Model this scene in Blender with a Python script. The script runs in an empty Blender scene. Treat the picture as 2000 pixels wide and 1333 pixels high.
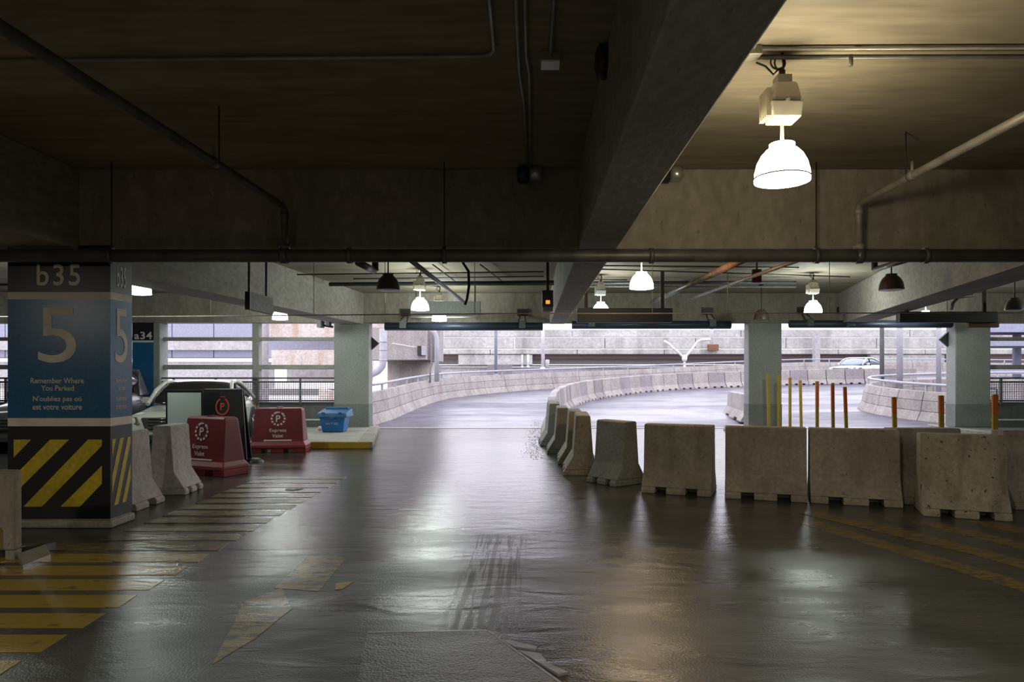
import bpy, bmesh, math, random
from mathutils import Vector, Matrix
random.seed(7)
PI = math.pi
S = bpy.context.scene
COL = S.collection

# ------------------------------------------------------------------ camera, sky, exposure
CX, CY, F, H = 1038.0, 727.0, 1333.33, 1.6          # vanishing point, focal length in px, eye height
cd = bpy.data.cameras.new('camera'); cam = bpy.data.objects.new('camera', cd); COL.objects.link(cam)
cam.location = (0, 0, H); cam.rotation_euler = (PI/2, 0, 0)
cd.sensor_width = 36; cd.lens = 24
cd.shift_x = (1000-CX)/2000.0; cd.shift_y = (CY-666.5)/2000.0
cd.clip_end = 500
S.camera = cam
S.view_settings.view_transform = 'Standard'; S.view_settings.look = 'None'
S.view_settings.gamma = 1; S.view_settings.exposure = 0.4; S.view_settings.use_curve_mapping = False
W = bpy.data.worlds.new('overcast_sky'); S.world = W; W.use_nodes = True
wb = W.node_tree.nodes['Background']; wb.inputs[0].default_value = (0.91, 0.885, 1.0, 1); wb.inputs[1].default_value = 2.15

def P(px, py, Y): return Vector(((px-CX)*Y/F, Y, H-(py-CY)*Y/F))
def G(px, py):
    Y = F*H/(py-CY); return ((px-CX)*Y/F, Y)
def zr(x, y):                                         # the ramp road climbs and banks beyond the garage
    if y < 19.5: return 0.0
    return (0.028+0.0008*min(max(0, x), 20))*(y-19.5)
def GR(px, py):
    a, b = 3.0, 120.0
    for _ in range(60):
        m = (a+b)/2
        if H-(py-CY)*m/F > zr((px-CX)*m/F, m): a = m
        else: b = m
    return ((px-CX)*a/F, a)

# ------------------------------------------------------------------ materials
MATS = {}
def newmat(n):
    m = bpy.data.materials.new(n); m.use_nodes = True; MATS[n] = m
    return m, m.node_tree, m.node_tree.nodes['Principled BSDF']
def plain(n, c, r=0.5, metal=0, emis=None, es=0, coat=0, noise=0.08, ns=6.0):
    m, t, b = newmat(n)
    b.inputs['Roughness'].default_value = r; b.inputs['Metallic'].default_value = metal
    b.inputs['Base Color'].default_value = (*c, 1)
    if coat: b.inputs['Coat Weight'].default_value = coat; b.inputs['Coat Roughness'].default_value = 0.08
    if emis: b.inputs['Emission Color'].default_value = (*emis, 1); b.inputs['Emission Strength'].default_value = es
    elif noise:
        tc = t.nodes.new('ShaderNodeTexCoord'); no = t.nodes.new('ShaderNodeTexNoise'); no.inputs['Scale'].default_value = ns; no.inputs['Detail'].default_value = 5
        mr = t.nodes.new('ShaderNodeMapRange'); mr.inputs[1].default_value = .3; mr.inputs[2].default_value = .7
        mr.inputs[3].default_value = 1-noise*2; mr.inputs[4].default_value = 1+noise
        mx = t.nodes.new('ShaderNodeVectorMath'); mx.operation = 'SCALE'; mx.inputs[0].default_value = c
        t.links.new(tc.outputs['Object'], no.inputs['Vector']); t.links.new(no.outputs[0], mr.inputs[0])
        t.links.new(mr.outputs[0], mx.inputs['Scale']); t.links.new(mx.outputs[0], b.inputs['Base Color'])
    return m
def concrete(n, c1, c2, sc=1.2, stretch=(1, 1, 1), r=.75, bump=.25, stain=None, stain_amt=.5, pits=0.0, world=True, spec=.4):
    m, t, b = newmat(n); N = t.nodes.new; L = t.links.new
    tc = N('ShaderNodeTexCoord'); mp = N('ShaderNodeMapping'); mp.inputs['Scale'].default_value = stretch
    if world:
        g = N('ShaderNodeNewGeometry'); L(g.outputs['Position'], mp.inputs[0])
    else: L(tc.outputs['Object'], mp.inputs[0])
    a = N('ShaderNodeTexNoise'); a.inputs['Scale'].default_value = sc; a.inputs['Detail'].default_value = 8; a.inputs['Roughness'].default_value = .65
    f = N('ShaderNodeTexNoise'); f.inputs['Scale'].default_value = sc*14; f.inputs['Detail'].default_value = 6
    L(mp.outputs[0], a.inputs[0]); L(mp.outputs[0], f.inputs[0])
    cr = N('ShaderNodeValToRGB'); cr.color_ramp.elements[0].position = .33; cr.color_ramp.elements[1].position = .68
    cr.color_ramp.elements[0].color = (*c1, 1); cr.color_ramp.elements[1].color = (*c2, 1)
    L(a.outputs[0], cr.inputs[0])
    mr = N('ShaderNodeMapRange'); mr.inputs[1].default_value = .3; mr.inputs[2].default_value = .7; mr.inputs[3].default_value = .8; mr.inputs[4].default_value = 1.15
    L(f.outputs[0], mr.inputs[0])
    sv = N('ShaderNodeVectorMath'); sv.operation = 'SCALE'; L(cr.outputs[0], sv.inputs[0]); L(mr.outputs[0], sv.inputs['Scale'])
    out = sv.outputs[0]
    if stain:
        mp2 = N('ShaderNodeMapping'); mp2.inputs['Scale'].default_value = (2.2, 2.2, .35)
        L(mp.inputs[0].links[0].from_socket, mp2.inputs[0])
        s = N('ShaderNodeTexNoise'); s.inputs['Scale'].default_value = sc*1.4; s.inputs['Detail'].default_value = 6
        L(mp2.outputs[0], s.inputs[0])
        r2 = N('ShaderNodeMapRange'); r2.inputs[1].default_value = .5; r2.inputs[2].default_value = .72; r2.inputs[4].default_value = stain_amt
        L(s.outputs[0], r2.inputs[0])
        mix = N('ShaderNodeMix'); mix.data_type = 'RGBA'; mix.inputs['B'].default_value = (*stain, 1)
        L(r2.outputs[0], mix.inputs['Factor']); L(out, mix.inputs['A']); out = mix.outputs['Result']
    if pits:
        v = N('ShaderNodeTexNoise'); v.inputs['Scale'].default_value = 22; v.inputs['Detail'].default_value = 2; L(mp.outputs[0], v.inputs[0])
        r3 = N('ShaderNodeMapRange'); r3.inputs[1].default_value = .66; r3.inputs[2].default_value = .72; r3.inputs[4].default_value = pits
        L(v.outputs[0], r3.inputs[0])
        mix = N('ShaderNodeMix'); mix.data_type = 'RGBA'; mix.inputs['B'].default_value = (.05, .045, .04, 1)
        L(r3.outputs[0], mix.inputs['Factor']); L(out, mix.inputs['A']); out = mix.outputs['Result']
    L(out, b.inputs['Base Color']); b.inputs['Roughness'].default_value = r; b.inputs['Specular IOR Level'].default_value = spec
    bp = N('ShaderNodeBump'); bp.inputs['Strength'].default_value = bump; bp.inputs['Distance'].default_value = .02
    L(f.outputs[0], bp.inputs['Height']); L(bp.outputs[0], b.inputs['Normal'])
    return m
def wet(n, c1, c2, rmin=.14, rmax=.42, sc=.35, paint=None, wear=.5, fine=.35, psc=5, bumpd=.007, lane=False):
    """wet trafficked slab: dark concrete under a broken water film"""
    m, t, b = newmat(n); N = t.nodes.new; L = t.links.new
    g = N('ShaderNodeNewGeometry'); pos = g.outputs['Position']
    mp = N('ShaderNodeMapping'); mp.inputs['Scale'].default_value = (1, 1.0, 1); L(pos, mp.inputs[0])
    mps = N('ShaderNodeMapping'); mps.inputs['Scale'].default_value = (.75, 2.2, 1); mps.inputs['Rotation'].default_value = (0, 0, .12); L(pos, mps.inputs[0])
    a = N('ShaderNodeTexNoise'); a.inputs['Scale'].default_value = sc; a.inputs['Detail'].default_value = 7; a.inputs['Roughness'].default_value = .6; a.inputs['Distortion'].default_value = .6; L(mps.outputs[0], a.inputs[0])
    w_early = N('ShaderNodeTexNoise'); w_early.inputs['Scale'].default_value = .8; w_early.inputs['Detail'].default_value = 6; L(mps.outputs[0], w_early.inputs[0])
    k = N('ShaderNodeTexNoise'); k.inputs['Scale'].default_value = 1.3; k.inputs['Detail'].default_value = 8; L(mp.outputs[0], k.inputs[0])
    f = N('ShaderNodeTexNoise'); f.inputs['Scale'].default_value = 70; f.inputs['Detail'].default_value = 3; L(mp.outputs[0], f.inputs[0])
    w = N('ShaderNodeTexNoise'); w.inputs['Scale'].default_value = 2.4; w.inputs['Detail'].default_value = 5; w.inputs['Distortion'].default_value = .8; L(mps.outputs[0], w.inputs[0])
    cr = N('ShaderNodeValToRGB'); cr.color_ramp.elements[0].position = .35; cr.color_ramp.elements[1].position = .7
    cr.color_ramp.elements[0].color = (*c1, 1); cr.color_ramp.elements[1].color = (*c2, 1); L(k.outputs[0], cr.inputs[0])
    out = cr.outputs[0]
    rr = N('ShaderNodeMapRange'); rr.inputs[1].default_value = .38; rr.inputs[2].default_value = .62; rr.inputs[3].default_value = rmin; rr.inputs[4].default_value = rmax
    L(a.outputs[0], rr.inputs[0])
    rough = rr.outputs[0]
    if lane:                                         # standing water in the lane, and ribbed tyre tracks through it
        sx = N('ShaderNodeSeparateXYZ'); L(pos, sx.inputs[0])
        def M(op, a, b=None, c=None):
            q = N('ShaderNodeMath'); q.operation = op
            for i, v in enumerate((a, b, c)):
                if v is None: continue
                if isinstance(v, (int, float)): q.inputs[i].default_value = v
                else: L(v, q.inputs[i])
            return q.outputs[0]
        def step(v, e0, e1):
            q = N('ShaderNodeMapRange'); q.inputs[1].default_value = e0; q.inputs[2].default_value = e1; L(v, q.inputs[0]); return q.outputs[0]
        wob = M('MULTIPLY_ADD', w_early.outputs[0], 1.4, -.7)
        xx = M('ADD', sx.outputs[0], wob); yy = M('ADD', sx.outputs[1], M('MULTIPLY', wob, 1.5))
        pud = M('MULTIPLY', M('MULTIPLY', step(xx, -2.0, -1.5), step(xx, .35, -.1)), M('MULTIPLY', step(yy, 6.7, 7.2), step(yy, 17, 15)))
        rough = M('MULTIPLY', rough, M('MULTIPLY_ADD', pud, -.75, 1))
        rough = M('MULTIPLY', rough, M('MULTIPLY_ADD', step(yy, 5.5, 8), -.55, 1.05))
        ms = N('ShaderNodeMapping'); ms.inputs['Scale'].default_value = (26, .9, 1); L(pos, ms.inputs[0])
        tn = N('ShaderNodeTexNoise'); tn.inputs['Scale'].default_value = 1; tn.inputs['Detail'].default_value = 3; L(ms.outputs[0], tn.inputs[0])
        trk = M('MULTIPLY', M('MULTIPLY', step(sx.outputs[0], -.62, -.5), step(sx.outputs[0], -.02, -.12)), M('MULTIPLY', step(yy, 6.9, 6.5), step(tn.outputs[0], .47, .53)))
        rough = M('ADD', rough, M('MULTIPLY', trk, .14))
    if paint:
        q = N('ShaderNodeTexNoise'); q.inputs['Scale'].default_value = psc; q.inputs['Detail'].default_value = 9; q.inputs['Roughness'].default_value = .7; L(mps.outputs[0], q.inputs[0])
        r3 = N('ShaderNodeMapRange'); r3.inputs[1].default_value = wear-.04; r3.inputs[2].default_value = wear+.04; L(q.outputs[0], r3.inputs[0])
        mix = N('ShaderNodeMix'); mix.data_type = 'RGBA'; mix.inputs['A'].default_value = (*paint, 1)
        L(out, mix.inputs['B']); L(r3.outputs[0], mix.inputs['Factor']); out = mix.outputs['Result']
    L(out, b.inputs['Base Color']); L(rough, b.inputs['Roughness']); b.inputs['Specular IOR Level'].default_value = .52
    b1 = N('ShaderNodeBump'); b1.inputs['Strength'].default_value = fine; b1.inputs['Distance'].default_value = bumpd; L(f.outputs[0], b1.inputs['Height'])
    b2 = N('ShaderNodeBump'); b2.inputs['Strength'].default_value = .5; b2.inputs['Distance'].default_value = .02; L(w.outputs[0], b2.inputs['Height'])
    L(b1.outputs[0], b2.inputs['Normal']); L(b2.outputs[0], b.inputs['Normal'])
    return m
FLOORC = ((.045, .046, .04), (.085, .085, .075))
m_floor = wet('wet_floor_concrete', *FLOORC, lane=True)
m_yel = wet('worn_yellow_floor_paint', *FLOORC, paint=(.36, .25, .015), wear=.62)
m_yel2 = wet('very_worn_yellow_floor_paint', *FLOORC, paint=(.20, .145, .03), wear=.52, psc=9)
m_yel3 = wet('worn_arrow_paint', *FLOORC, paint=(.25, .19, .04), wear=.53, psc=6)
m_patch = wet('wet_asphalt_patch', (.05, .05, .05), (.09, .09, .09), .3, .4, fine=.8, bumpd=.008)
m_slush = wet('pale_slush', (.22, .22, .26), (.35, .35, .4), .25, .5)
m_road = wet('wet_road_asphalt', (.07, .07, .10), (.15, .15, .19), .22, .55, sc=.16)
m_joint = plain('joint_metal', (.5, .5, .52), .35, 0)
m_ceil = concrete('ceiling_concrete', (.20, .17, .12), (.34, .30, .23), .5, (.35, 2.2, 1), bump=.2)
m_beam = concrete('beam_concrete', (.24, .21, .17), (.36, .33, .28), .9, (1, 1, .5), stain=(.16, .13, .1), stain_amt=.35, pits=.5)
m_girder = concrete('girder_concrete', (.29, .27, .235), (.43, .405, .36), 1.0, (1.6, .5, 1), pits=.4)
m_col = concrete('painted_column', (.27, .285, .265), (.32, .335, .315), 2, pits=.2, r=.6)
m_colbase = concrete('grey_column_base', (.16, .18, .17), (.22, .24, .22), 2)
m_rawc = concrete('raw_concrete', (.3, .29, .26), (.42, .4, .36), 2, pits=.3)
m_jer = concrete('jersey_concrete', (.27, .24, .20), (.38, .35, .29), 1.6, stain=(.17, .14, .11), stain_amt=.55, pits=.5, r=.8)
m_jerp = concrete('daylit_jersey_concrete', (.40, .37, .34), (.56, .53, .5), 1.6, stain=(.2, .15, .12), stain_amt=.45, pits=.5, r=.8)  # lighter copy of the jersey concrete, daylight on the sides put into its colour
m_jerg = concrete('grey_jersey_concrete', (.23, .23, .20), (.33, .33, .29), 1.6, stain=(.17, .15, .12), stain_amt=.5, pits=.5, r=.8)
m_jerd = concrete('spotted_jersey_concrete', (.30, .28, .22), (.40, .375, .30), 1.6, stain=(.1, .09, .06), stain_amt=.75, pits=1, r=.8)
m_jero = concrete('outdoor_jersey_concrete', (.30, .275, .26), (.46, .43, .40), .8, stain=(.36, .3, .28), stain_amt=.5, r=.85)
m_jero2 = concrete('outdoor_grey_jersey', (.25, .225, .235), (.35, .32, .33), .8, stain=(.3, .26, .25), stain_amt=.5, r=.85)
m_para = concrete('parapet_concrete', (.30, .275, .265), (.44, .41, .39), .9, stain=(.22, .16, .14), stain_amt=.5, r=.85)
m_over = concrete('overpass_concrete', (.38, .38, .365), (.56, .56, .54), .25, stain=(.20, .20, .195), stain_amt=.7, r=.9)
m_overb = plain('overpass_brown_girder', (.16, .11, .11), .8)
m_overd = plain('overpass_shadowed_grey', (.24, .22, .23), .9)  # overpass and opening shade put into the colour; plain grey for rail and conduit
m_stain = concrete('stained_ramp_concrete', (.5, .44, .4), (.72, .66, .62), .5, stain=(.42, .24, .14), stain_amt=.8, r=.9)
m_pale = concrete('pale_render', (.36, .345, .35), (.46, .45, .455), .3)
m_lav = plain('lavender_panel', (.30, .31, .40), .7)
m_white = plain('white_paint', (.75, .75, .74), .5)
m_cream = plain('cream_paint', (.74, .70, .62), .55)
m_blue = plain('blue_gloss_paint', (.014, .125, .28), .28, noise=.12, ns=30)
m_black = plain('black_gloss_paint', (.012, .013, .015), .35)
m_ystripe = plain('yellow_gloss_paint', (.62, .46, .02), .4, noise=.12, ns=20)
m_kyel = concrete('kerb_yellow', (.4, .26, .02), (.55, .38, .03), 4, pits=.8)
m_dark = plain('dark_metal', (.03, .03, .03), .5)
m_navy = plain('navy_bar', (.03, .04, .07), .45)
m_pipe = plain('old_pipe', (.12, .12, .11), .45, .3, noise=.2)
m_pipel = plain('light_pipe', (.35, .33, .29), .45, .2, noise=.15)
m_rust = plain('rusty_pipe', (.22, .10, .05), .7, noise=.25, ns=8)
m_galv = plain('galvanised', (.42, .43, .44), .4, .5, noise=.15)
m_railg = plain('grey_handrail', (.42, .42, .46), .5, 0)
m_redbox = plain('dark_red_panel', (.12, .02, .02), .6)
m_redp = plain('red_barrier_plastic', (.20, .022, .03), .45, noise=.15, ns=3)
m_sign = plain('sign_white', (.72, .72, .7), .5, noise=0)
m_logo = plain('logo_red', (.5, .06, .04), .5, noise=0)
m_orange = plain('orange_plastic', (.75, .21, .03), .5)
m_ochre = plain('ochre_plastic', (.5, .34, .03), .5)
m_binb = plain('blue_bin_plastic', (.01, .14, .42), .4, noise=.1)
m_bind = plain('dark_blue_bin_plastic', (.008, .06, .22), .4)
m_binl = plain('bin_lid_plastic', (.03, .13, .28), .5)
m_board = plain('whiteboard', (.50, .60, .57), .5, noise=.02)
m_carw = plain('white_car_paint', (.62, .63, .58), .3, coat=.6, noise=0)
m_card = plain('dark_car_paint', (.09, .09, .11), .3, .3, coat=.8, noise=0)
m_cars = plain('silver_car_paint', (.55, .56, .52), .3, coat=.5, noise=0)
m_glass = plain('car_glass', (.012, .014, .016), .06, coat=1, noise=0)
m_glassb = plain('blue_car_glass', (.12, .18, .24), .1, coat=1, noise=0)
m_tyre = plain('tyre', (.02, .02, .02), .85)
m_chrome = plain('chrome', (.6, .6, .6), .15, 1, noise=0)
m_head = plain('headlamp', (.16, .17, .18), .08, .3, coat=1, noise=0)
m_tail = plain('tail_lamp', (.3, .02, .02), .2, noise=0)
m_mesh = plain('mesh_wire', (.10, .10, .105), .5)
m_railgrey = concrete('grey_rail_concrete', (.30, .30, .28), (.38, .38, .35), 2)
m_parap = concrete('dark_parapet', (.11, .115, .115), (.16, .165, .16), 2)
m_grit = plain('road_grit', (.22, .21, .22), .8)
m_amber = plain('amber_window', (.7, .25, .03), .4, emis=(1, .35, .05), es=.8)
m_grnd = concrete('pale_ground', (.45, .43, .42), (.6, .58, .57), .3)
m_off = plain('unlit_shade', (.10, .07, .06), .35, coat=.3)
m_offg = plain('grey_unlit_shade', (.10, .10, .10), .35, coat=.3)
m_hous = plain('cream_housing', (.62, .58, .48), .5)
m_housg = plain('grey_housing', (.4, .42, .42), .5)
m_silver = plain('silver_reflector', (.55, .54, .5), .3, .7)
m_wood = plain('brown_board', (.16, .08, .05), .7)
def lampmat(n, c, s): return plain(n, (.8, .8, .8), .4, emis=c, es=s)
m_lw = lampmat('warm_lit_shade', (1, .86, .58), 42)
m_lo = lampmat('orange_lit_shade', (1, .72, .42), 52)
m_lc = lampmat('cool_lit_shade', (.90, 1, .93), 58)
m_le = lampmat('added_downlight_lens', (1, .90, .76), 270)  # emission of the added downlights only

# ------------------------------------------------------------------ mesh builder
class MB:
    def __init__(s): s.v = []; s.f = []; s.sm = []
    def add(s, vs, fs, smooth=False):
        o = len(s.v); s.v += [Vector(p) for p in vs]
        for f in fs: s.f.append(tuple(i+o for i in f)); s.sm.append(smooth)
        return s
    def box(s, x0, x1, y0, y1, z0, z1):
        if x0 > x1: x0, x1 = x1, x0
        if y0 > y1: y0, y1 = y1, y0
        if z0 > z1: z0, z1 = z1, z0
        return s.add([(x0,y0,z0),(x1,y0,z0),(x1,y1,z0),(x0,y1,z0),(x0,y0,z1),(x1,y0,z1),(x1,y1,z1),(x0,y1,z1)],
              [(0,3,2,1),(4,5,6,7),(0,1,5,4),(1,2,6,5),(2,3,7,6),(3,0,4,7)])
    def hexa(s, a, b):                                  # two quads, bottom a and top b
        return s.add(list(a)+list(b), [(0,3,2,1),(4,5,6,7),(0,1,5,4),(1,2,6,5),(2,3,7,6),(3,0,4,7)])
    def prism(s, poly, mapf0, mapf1):                   # polygon extruded between two maps
        n = len(poly); a = [mapf0(*p) for p in poly]; b = [mapf1(*p) for p in poly]
        return s.add(a+b, [tuple(range(n-1,-1,-1)), tuple(range(n, 2*n))]+[(i,(i+1)%n,(i+1)%n+n,i+n) for i in range(n)])
    def tube(s, pts, r, n=10, cap=True):
        pts = [Vector(p) for p in pts]; rings = []
        up = Vector((0,0,1)); prev = None
        for i, p in enumerate(pts):
            d = (pts[min(i+1,len(pts)-1)]-pts[max(i-1,0)]).normalized()
            if prev is None:
                a = up if abs(d.z) < .9 else Vector((1,0,0)); u = d.cross(a).normalized()
            else:
                u = (prev-d*prev.dot(d)).normalized()
            prev = u; w = d.cross(u)
            rr = r[i] if isinstance(r, (list, tuple)) else r
            rings.append([p+u*math.cos(2*PI*k/n)*rr+w*math.sin(2*PI*k/n)*rr for k in range(n)])
        vs = [v for R in rings for v in R]; fs = []
        for i in range(len(rings)-1):
            for k in range(n): fs.append((i*n+k, i*n+(k+1)%n, (i+1)*n+(k+1)%n, (i+1)*n+k))
        o = len(s.v); s.add(vs, fs, True)
        if cap:
            s.f.append(tuple(o+k for k in range(n-1,-1,-1))); s.sm.append(False)
            s.f.append(tuple(o+(len(rings)-1)*n+k for k in range(n))); s.sm.append(False)
        return s
    def lathe(s, prof, c=(0,0,0), n=28, cap0=False, cap1=False):
        c = Vector(c); vs = [c+Vector((r*math.cos(2*PI*k/n), r*math.sin(2*PI*k/n), z)) for r, z in prof for k in range(n)]
        fs = [(i*n+k, i*n+(k+1)%n, (i+1)*n+(k+1)%n, (i+1)*n+k) for i in range(len(prof)-1) for k in range(n)]
        if cap0: fs.append(tuple(range(n-1,-1,-1)))
        if cap1: fs.append(tuple((len(prof)-1)*n+k for k in range(n)))
        return s.add(vs, fs, True)
    def build(s, name, mat, parent=None, world=True, bevel=0, **kw):
        me = bpy.data.meshes.new(name)
        off = Vector((0,0,0))
        if parent is not None and world:
            q = parent
            while q is not None: off += q.location; q = q.parent
        me.from_pydata([tuple(v-off) for v in s.v], [], s.f)
        me.polygons.foreach_set('use_smooth', s.sm)
        bm = bmesh.new(); bm.from_mesh(me); bmesh.ops.recalc_face_normals(bm, faces=bm.faces); bm.to_mesh(me); bm.free()
        me.materials.append(mat)
        o = bpy.data.objects.new(name, me); COL.objects.link(o)
        if parent is not None: o.parent = parent
        if bevel:
            b = o.modifiers.new('bevel', 'BEVEL'); b.width = bevel; b.segments = 2; b.limit_method = 'ANGLE'; b.angle_limit = .6
        tag(o, **kw)
        return o
def tag(o, label=None, cat=None, group=None, kind=None):
    if label: o['label'] = label
    if cat: o['category'] = cat
    if group: o['group'] = group
    if kind: o['kind'] = kind
    return o
def thing(name, loc, label, cat, group=None, rz=0, kind=None):
    o = bpy.data.objects.new(name, None); COL.objects.link(o); o.location = loc; o.rotation_euler = (0,0,rz); o.empty_display_size = .1
    return tag(o, label, cat, group, kind)
def copy_tree(o, parent=None):
    c = o.copy(); COL.objects.link(c)
    if parent is not None: c.parent = parent
    for ch in list(o.children): copy_tree(ch, c)
    return c
def text_mesh(s, bold=0.0, ls=1.0):
    cu = bpy.data.curves.new('lettering', 'FONT'); cu.body = s; cu.size = 1; cu.offset = bold; cu.extrude = 0; cu.resolution_u = 4; cu.align_x = 'CENTER'; cu.space_character = ls
    ob = bpy.data.objects.new('lettering', cu); COL.objects.link(ob)
    me = bpy.data.meshes.new_from_object(ob.evaluated_get(bpy.context.evaluated_depsgraph_get()))
    bpy.data.objects.remove(ob); bpy.data.curves.remove(cu)
    return me
def text_on(s, origin, ux, uz, w, h, mat, parent, name='lettering', bold=.0, ls=1.0):
    """lettering fitted to a w x h box centred at origin (parent-local frame), in the plane of ux, uz"""
    me = text_mesh(s, bold, ls)
    xs = [v.co.x for v in me.vertices]; ys = [v.co.y for v in me.vertices]
    x0, x1, y0, y1 = min(xs), max(xs), min(ys), max(ys)
    sx = w/(x1-x0); sy = h/(y1-y0); ux = Vector(ux); uz = Vector(uz); origin = Vector(origin)
    for v in me.vertices:
        v.co = origin+ux*((v.co.x-(x0+x1)/2)*sx)+uz*((v.co.y-(y0+y1)/2)*sy)
    me.materials.clear(); me.materials.append(mat); me.name = name
    o = bpy.data.objects.new(name, me); COL.objects.link(o); o.parent = parent
    return o

# ------------------------------------------------------------------ the shell
ZC = 3.685; YB1, YB2 = 7.0, 18.0; ZB = 2.86; ZB2 = 2.9
XL, XR, YBK, YF = -30, 30, -10, 19.4
floor = MB().box(XL, XR, YBK, YF, -.3, 0).build('floor', m_floor, label='wet dark concrete garage floor', kind='structure')
MB().box(XL, XR, YBK, 18.45, ZC, ZC+.25).build('ceiling', m_ceil, label='board-marked concrete ceiling slab', kind='structure')
MB().box(XL, XR, YBK-.3, YBK, 0, ZC).build('wall_back', m_girder, label='concrete wall behind the viewer', kind='structure')
MB().box(XL-.3, XL, YBK, 18.4, 0, ZC).build('wall_left', m_girder, label='concrete side wall far left', kind='structure')
MB().box(XR, XR+.3, YBK, 18.4, 0, ZC).build('wall_right', m_girder, label='concrete side wall far right', kind='structure')
# cross beams
def beam(name, mb, label, mat=m_beam): return mb.build(name, mat, label=label, kind='structure', bevel=.012)
beam('trim_1', MB().box(XL, XR, YB1, YB1+.42, ZB, ZC), 'near concrete cross beam over the level 5 pillar')
beam('trim_2', MB().box(XL, XR, YB2, YB2+.42, ZB2, ZC), 'far concrete cross beam over the garage openings')
# girders
def skew(x0a, x0b, ya, x1a, x1b, yb, z0, z1):
    return MB().hexa([(x0a,ya,z0),(x0b,ya,z0),(x1b,yb,z0),(x1a,yb,z0)], [(x0a,ya,z1),(x0b,ya,z1),(x1b,yb,z1),(x1a,yb,z1)])
beam('trim_3', skew(.483,.872,YBK, .483,.872,YB1, ZB+.003, ZC), 'concrete girder overhead in the near bay', m_girder)
beam('trim_4', skew(.483,.872,YB1+.42, .483,.872,YB2, ZB+.003, ZC), 'concrete girder beyond the near cross beam', m_girder)
beam('trim_5', skew(-5.3,-4.64,YBK, -5.3,-4.64,YB1, ZB+.003, ZC), 'concrete girder at far left of the near bay', m_girder)
beam('trim_6', skew(-6.1,-5.45,YB1+.42, -5.05,-4.42,YB2, ZB+.003, ZC), 'slanting concrete girder above the white sedan side', m_girder)
beam('trim_7', skew(5.65,6.3,YB1+.42, 8.1,8.75,YB2, ZB+.003, ZC), 'slanting concrete girder over the right lane', m_girder)
beam('trim_8', skew(-14.3,-13.7,YB1+.42, -14.3,-13.7,YB2, ZB+.003, ZC), 'concrete girder above the parked dark car', m_girder)
beam('trim_9', skew(14,14.6,YB1+.42, 14,14.6,YB2, ZB+.003, ZC), 'concrete girder at the far right bay', m_girder)

# ------------------------------------------------------------------ floor markings (children of the floor)
def flat(name, poly, z, mat, parent=floor, th=.004):
    return MB().prism(poly, lambda x, y: (x, y, z), lambda x, y: (x, y, z+th)).build(name, mat, parent)
y = 3.893-.369*3
k = 0
while y < 10.4:
    xl = -7.2 if y < 5.0 else (-6.6 if y < 6.3 else -4.1)
    if not (5.9 < y < 6.95 and False):
        flat('yellow_stripe', [(xl, y), (-2.80, y), (-2.82, y+.252), (xl, y+.252)], 0, m_yel if y < 6.0 else m_yel2)
    y += .369
def gp(l): return [G(*p) for p in l]
flat('yellow_arrow_tail', gp([(535,1150),(623,1156),(677,1089),(602,1087)]), 0, m_yel3, th=.002)
flat('yellow_arrow_head', gp([(415,1299),(500,1247),(570,1190),(550,1150),(476,1176),(458,1215)]), 0, m_yel3, th=.002)
flat('yellow_arrow_wing', gp([(655,1153),(668,1152),(691,1137),(656,1141)]), 0, m_yel)
# faint hatching on the right
for i in range(7):
    x0 = 2.3+i*.62
    flat('yellow_hatch', [(x0+1.3, 4.9+.0*i), (x0+1.55, 4.9), (x0+.2+.55, 7.3), (x0+.5, 7.3)], 0, m_yel2)
flat('yellow_edge_line', gp([(1560,1003),(1600,1000),(2010,1098),(1990,1106)]), .001, m_yel2)
pt = gp([(716,1242),(830,1238),(950,1236)])+gp([(1096,1340)])+gp([(1180,1440),(680,1440)])
flat('asphalt_patch', pt, 0, m_patch, th=.012)
for pl in ([(975,1252),(1000,1256),(1050,1268),(1046,1274),(1005,1268)], [(1010,1274),(1056,1281),(1070,1300),(1110,1318),(1090,1322),(1040,1292)], [(718,1241),(720,1238),(950,1234),(952,1237),(830,1239)],
           [(952,1237),(957,1237),(1098,1338),(1090,1338)]):
    flat('slush_ridge', gp(pl), 0, m_slush, th=.013)
# tyre track ridges of slush
def ridge(pts, r, name='slush_ridge'):
    MB().tube([(*G(*p), .0) for p in pts], r, 6).build(name, m_slush, floor)
# round drain cover
d = G(575, 957)
MB().lathe([(0.001,.006),(.12,.006),(.125,0)], (d[0], d[1], 0), 20).build('drain_cover', m_pipe, floor)

# ------------------------------------------------------------------ road outside
def grid(x0, x1, nx, y0, y1, ny, zf):
    mb = MB(); vs = []; fs = []
    for j in range(ny+1):
        for i in range(nx+1):
            x = x0+(x1-x0)*i/nx; yy = y0+(y1-y0)*j/ny; vs.append((x, yy, zf(x, yy)))
    for j in range(ny):
        for i in range(nx): a = j*(nx+1)+i; fs.append((a, a+1, a+nx+2, a+nx+1))
    return mb.add(vs, fs, True)
grid(-5.6, 60, 80, YF, 66, 60, lambda x, y: zr(x, y)).build('trim_10', m_road, label='wet asphalt ramp road curving right outside', kind='structure')
MB().box(-5.1, 12.4, YF-.05, YF+.12, -.02, .012).build('trim_11', m_joint, label='metal expansion joint across the exit lane', kind='structure')
MB().box(-160, 160, YF+.15, 200, -1.3, -1.0).build('trim_12', m_grnd, label='pale ground below the ramps outside', kind='structure')

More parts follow.
